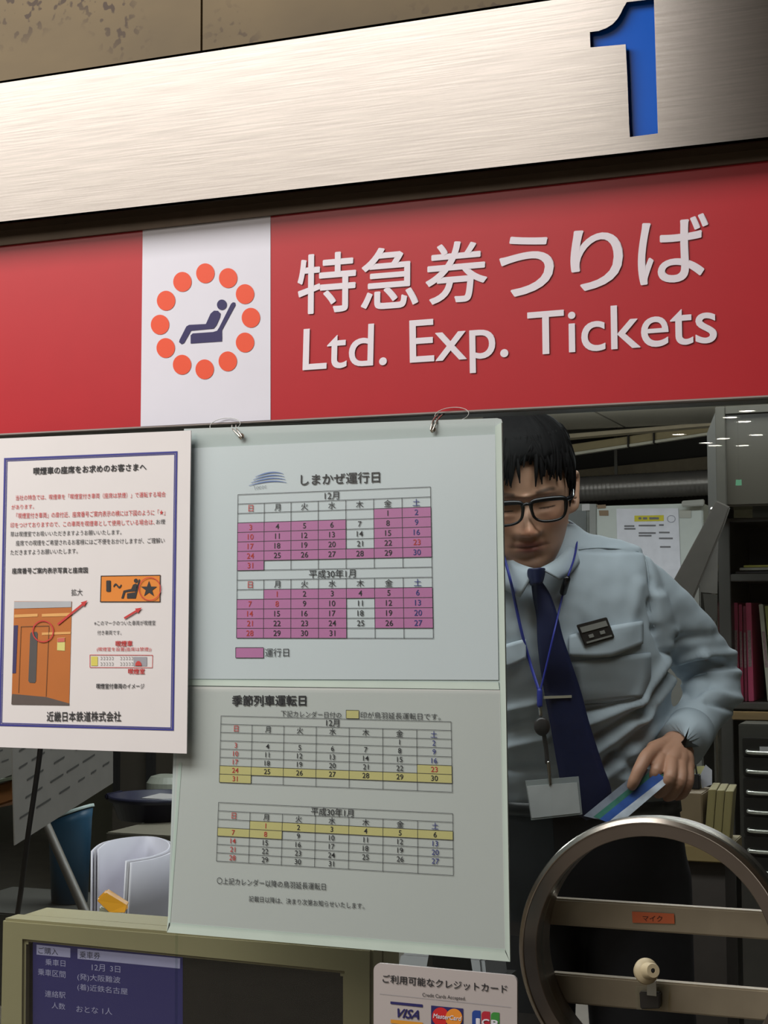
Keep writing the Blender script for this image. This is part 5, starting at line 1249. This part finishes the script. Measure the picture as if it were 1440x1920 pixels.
# ---- trousers, belt, shoes
tr_m = mat('trousers_black', (32, 31, 34), .75, var=.1, scale=50)
b = MB()
hip = [(1690, 885, 1284, .118, 2.49), (1620, 882, 1286, .120, 2.485), (1560, 892, 1278, .116, 2.48), (1490, 900, 1268, .110, 2.465)]
b.rings([torso_ring(*t) for t in dense(hip, 3)])
for s_, xx in ((-1, 985), (1, 1188)):
    h = dep(xx, 1640, 2.485); k_ = V((h.x+s_*.02*RGT.x, h.y, .50)); ft = V((k_.x, k_.y, .07))
    b.tube([h, h.lerp(k_, .5)+FWD*.01, k_+FWD*.015, k_.lerp(ft, .5)-FWD*.01, ft], [.092, .085, .068, .062, .056], n=24)
tr = link('trousers', remesh(b.mesh(), .008, 5), tr_m, man, True)
q = MB(); q.rings([torso_ring(y, l, r_, d, D, 1.02) for y, l, r_, d, D in ((1516, 902, 1272, .112, 2.47), (1492, 900, 1269, .111, 2.465))]); q.build('belt', mat('belt_black', (26, 24, 24), .35), tr, True)
for s_, xx in ((-1, 985), (1, 1188)):
    h = dep(xx, 1640, 2.485); c = V((h.x+s_*.02*RGT.x, h.y, 0))
    q = MB(); q.tube([c-FWD*.08+UP*.045, c+UP*.045, c+FWD*.08+UP*.038, c+FWD*.17+UP*.03], [.040, .045, .042, .030], n=20, flat=.9)
    sm_ = q.mesh()
    for v in sm_.vertices: v.co.z = max(.001, v.co.z)
    link('shoe', sm_, mat('shoe_black', (28, 26, 26), .3), man, True)

# ---- lanyard with pass, its own thing hanging from his neck
cord = mat('lanyard_blue', (46, 54, 150), .5, var=.05)
ly = thing('lanyard', 'blue neck lanyard with a reel and white pass over the navy tie', 'lanyard', dep(1040, 1530, 2.28))
def on(px, py, lift=.005): return hit(px, py, lift)
q = MB(); q.tube([dep(1062, 985, 2.47), dep(1081, 992, 2.41), dep(1081, 1020, 2.352), dep(1076, 1048, 2.318), dep(1066, 1078, 2.287), on(1056, 1112, .008), on(1048, 1145, .012), dep(1038, 1190, 2.278), dep(1024, 1250, 2.275), dep(1013, 1296, 2.275)], .0030, 8, 6, flat=.5); q.build('cord', cord, ly, True)
q = MB(); q.tube([dep(925, 985, 2.47), dep(930, 1005, 2.38), dep(945, 1045, 2.312), dep(957, 1088, 2.285), on(966, 1130, .010), on(978, 1185), on(993, 1240), dep(1011, 1296, 2.277)], .0030, 8, 6, flat=.5); q.build('cord', cord, ly, True)
q = MB(); q.tube([dep(1063, 1086, 2.284), on(1056, 1110, .009)], .0055, 10, 1); q.build('cord_lock', blk, ly, True)
dk_ = mat('reel_dark', (58, 52, 50), .35)
q = MB(); q.tube([dep(1012, 1296, 2.274), dep(1012, 1322, 2.272)], .0042, 10, 1); q.build('clasp', cord, ly, True)
q = MB(); q.tube([dep(1013, 1322, 2.272), dep(1014, 1340, 2.272)], .003, 8, 1); q.build('swivel', steel, ly, True)
c = dep(1016, 1362, 2.272); q = MB(); q.rings([[c+AD*d_+AR*(r_*math.cos(2*math.pi*k/20))+AU*(r_*1.2*math.sin(2*math.pi*k/20)) for k in range(20)] for d_, r_ in ((.004, .008), (.004, .0115), (-.003, .0115), (-.005, .009))]); q.build('reel', dk_, ly, True)
q = MB(); q.tube([dep(1020, 1378, 2.272), dep(1024, 1405, 2.272), dep(1026, 1430, 2.27)], .0035, 8, 4, flat=.5); q.build('strap', dk_, ly, True)
q = MB(); q.tube([dep(1028, 1430, 2.27), dep(1032, 1470, 2.27)], .0028, 8, 1); q.build('hook', steel, ly, True)
pgc = Page(dep(1040, 1500, 2.268), FWD)
q = MB(); pgc.slab(q, [(985, 1464), (1085, 1456), (1092, 1527), (996, 1538)], .002); hc = q.build('holder', glass_mat('holder_film', (.86, .88, .88), .15, 1.0, .35), ly)
q = MB(); pgc.slab(q, [(988, 1474), (1082, 1467), (1088, 1524), (997, 1534)], .0008, .0006); q.build('pass_card', mat('pass_white', (206, 208, 208), .5), ly)
# ---- tickets held in his hand
tick = [((1246, 1448), (1204, 1440), (1094, 1530), (1128, 1538), 2.271, (140, 146, 160), 'grey slip at the back of the held tickets'), ((1252, 1456), (1222, 1444), (1112, 1532), (1142, 1540), 2.265, (66, 128, 110), 'green-tinted slip in the middle of the held tickets'),
        ((1250, 1462), (1232, 1448), (1124, 1536), (1150, 1546), 2.259, (52, 92, 172), 'blue printed slip held foremost between the fingers'), ((1254, 1466), (1243, 1456), (1140, 1540), (1158, 1548), 2.256, (196, 202, 214), 'white edged slip held nearest the fingertips')]
for a, b_, c, d_, D, rgb, lab in tick:
    q = MB(); P = [dep(*a, D-.004), dep(*b_, D+.002), dep(*c, D-.006), dep(*d_, D-.012)]; n_ = (P[1]-P[0]).cross(P[2]-P[0]).normalized()
    q.prism(P, n_*.0006); t = simple('ticket_slip', lab, 'ticket', q, mat('slip_%d' % rgb[0], rgb, .45, var=.25, scale=30, stretch=(1, 4, 1)), 'tickets in the clerk\'s hand')

# ------------------------------------------------------------------ concourse downlights, seen only as reflections in the glass
dlm = bpy.data.materials.new('downlight_glow'); dlm.use_nodes = True; e_ = dlm.node_tree.nodes['Principled BSDF']; e_.inputs['Emission Color'].default_value = (1, .93, .82, 1); e_.inputs['Emission Strength'].default_value = 40
for i, (px, py) in enumerate(((1401, 770), (1370, 782), (1395, 790), (1273, 814), (1418, 815), (1355, 822), (1324, 830), (1341, 835), (1392, 835))):
    g = at(px, py, .028); v = (g-CAM).normalized(); v.y = -v.y; t = (2.875-g.z)/v.z; p = g+v*t
    d_ = thing('downlight', 'small round ceiling downlight of the concourse', 'ceiling light', (p.x, p.y, 2.87), 'concourse downlights')
    q = MB(); q.rings([[V((p.x+r_*math.cos(2*math.pi*k/24), p.y+r_*math.sin(2*math.pi*k/24), z)) for k in range(24)] for r_, z in ((.062, 2.8745), (.062, 2.876))]); q.build('diffuser', dlm, d_)
    q = MB(); q.rings([[V((p.x+r_*math.cos(2*math.pi*k/24), p.y+r_*math.sin(2*math.pi*k/24), z)) for k in range(24)] for r_, z in ((.063, 2.879), (.078, 2.879), (.078, 2.872), (.063, 2.870), (.063, 2.879))], cap=False); q.build('trim_ring', mat('white_steel', (172, 176, 172)), d_)
g = at(1385, 905, .028); v = (g-CAM).normalized(); v.y = -v.y; p = g+v*(7.5/-v.y)
ex = thing('exit_lamp', 'green lit exit panel of the concourse', 'sign', p)
q = MB().box((p.x-.018, p.y-.012, p.z-.018), (p.x+.018, p.y, p.z+.018)); q.build('housing', mat('white_steel', (172, 176, 172)), ex)
q = MB().box((p.x-.016, p.y, p.z-.016), (p.x+.016, p.y+.002, p.z+.016)); q.build('panel', mat('exit_green', (90, 200, 150), .4, emit=6), ex)
q = MB().box((p.x-.004, p.y-.010, p.z+.018), (p.x+.004, p.y-.004, 2.89)); q.build('hanger', dark_steel, ex)
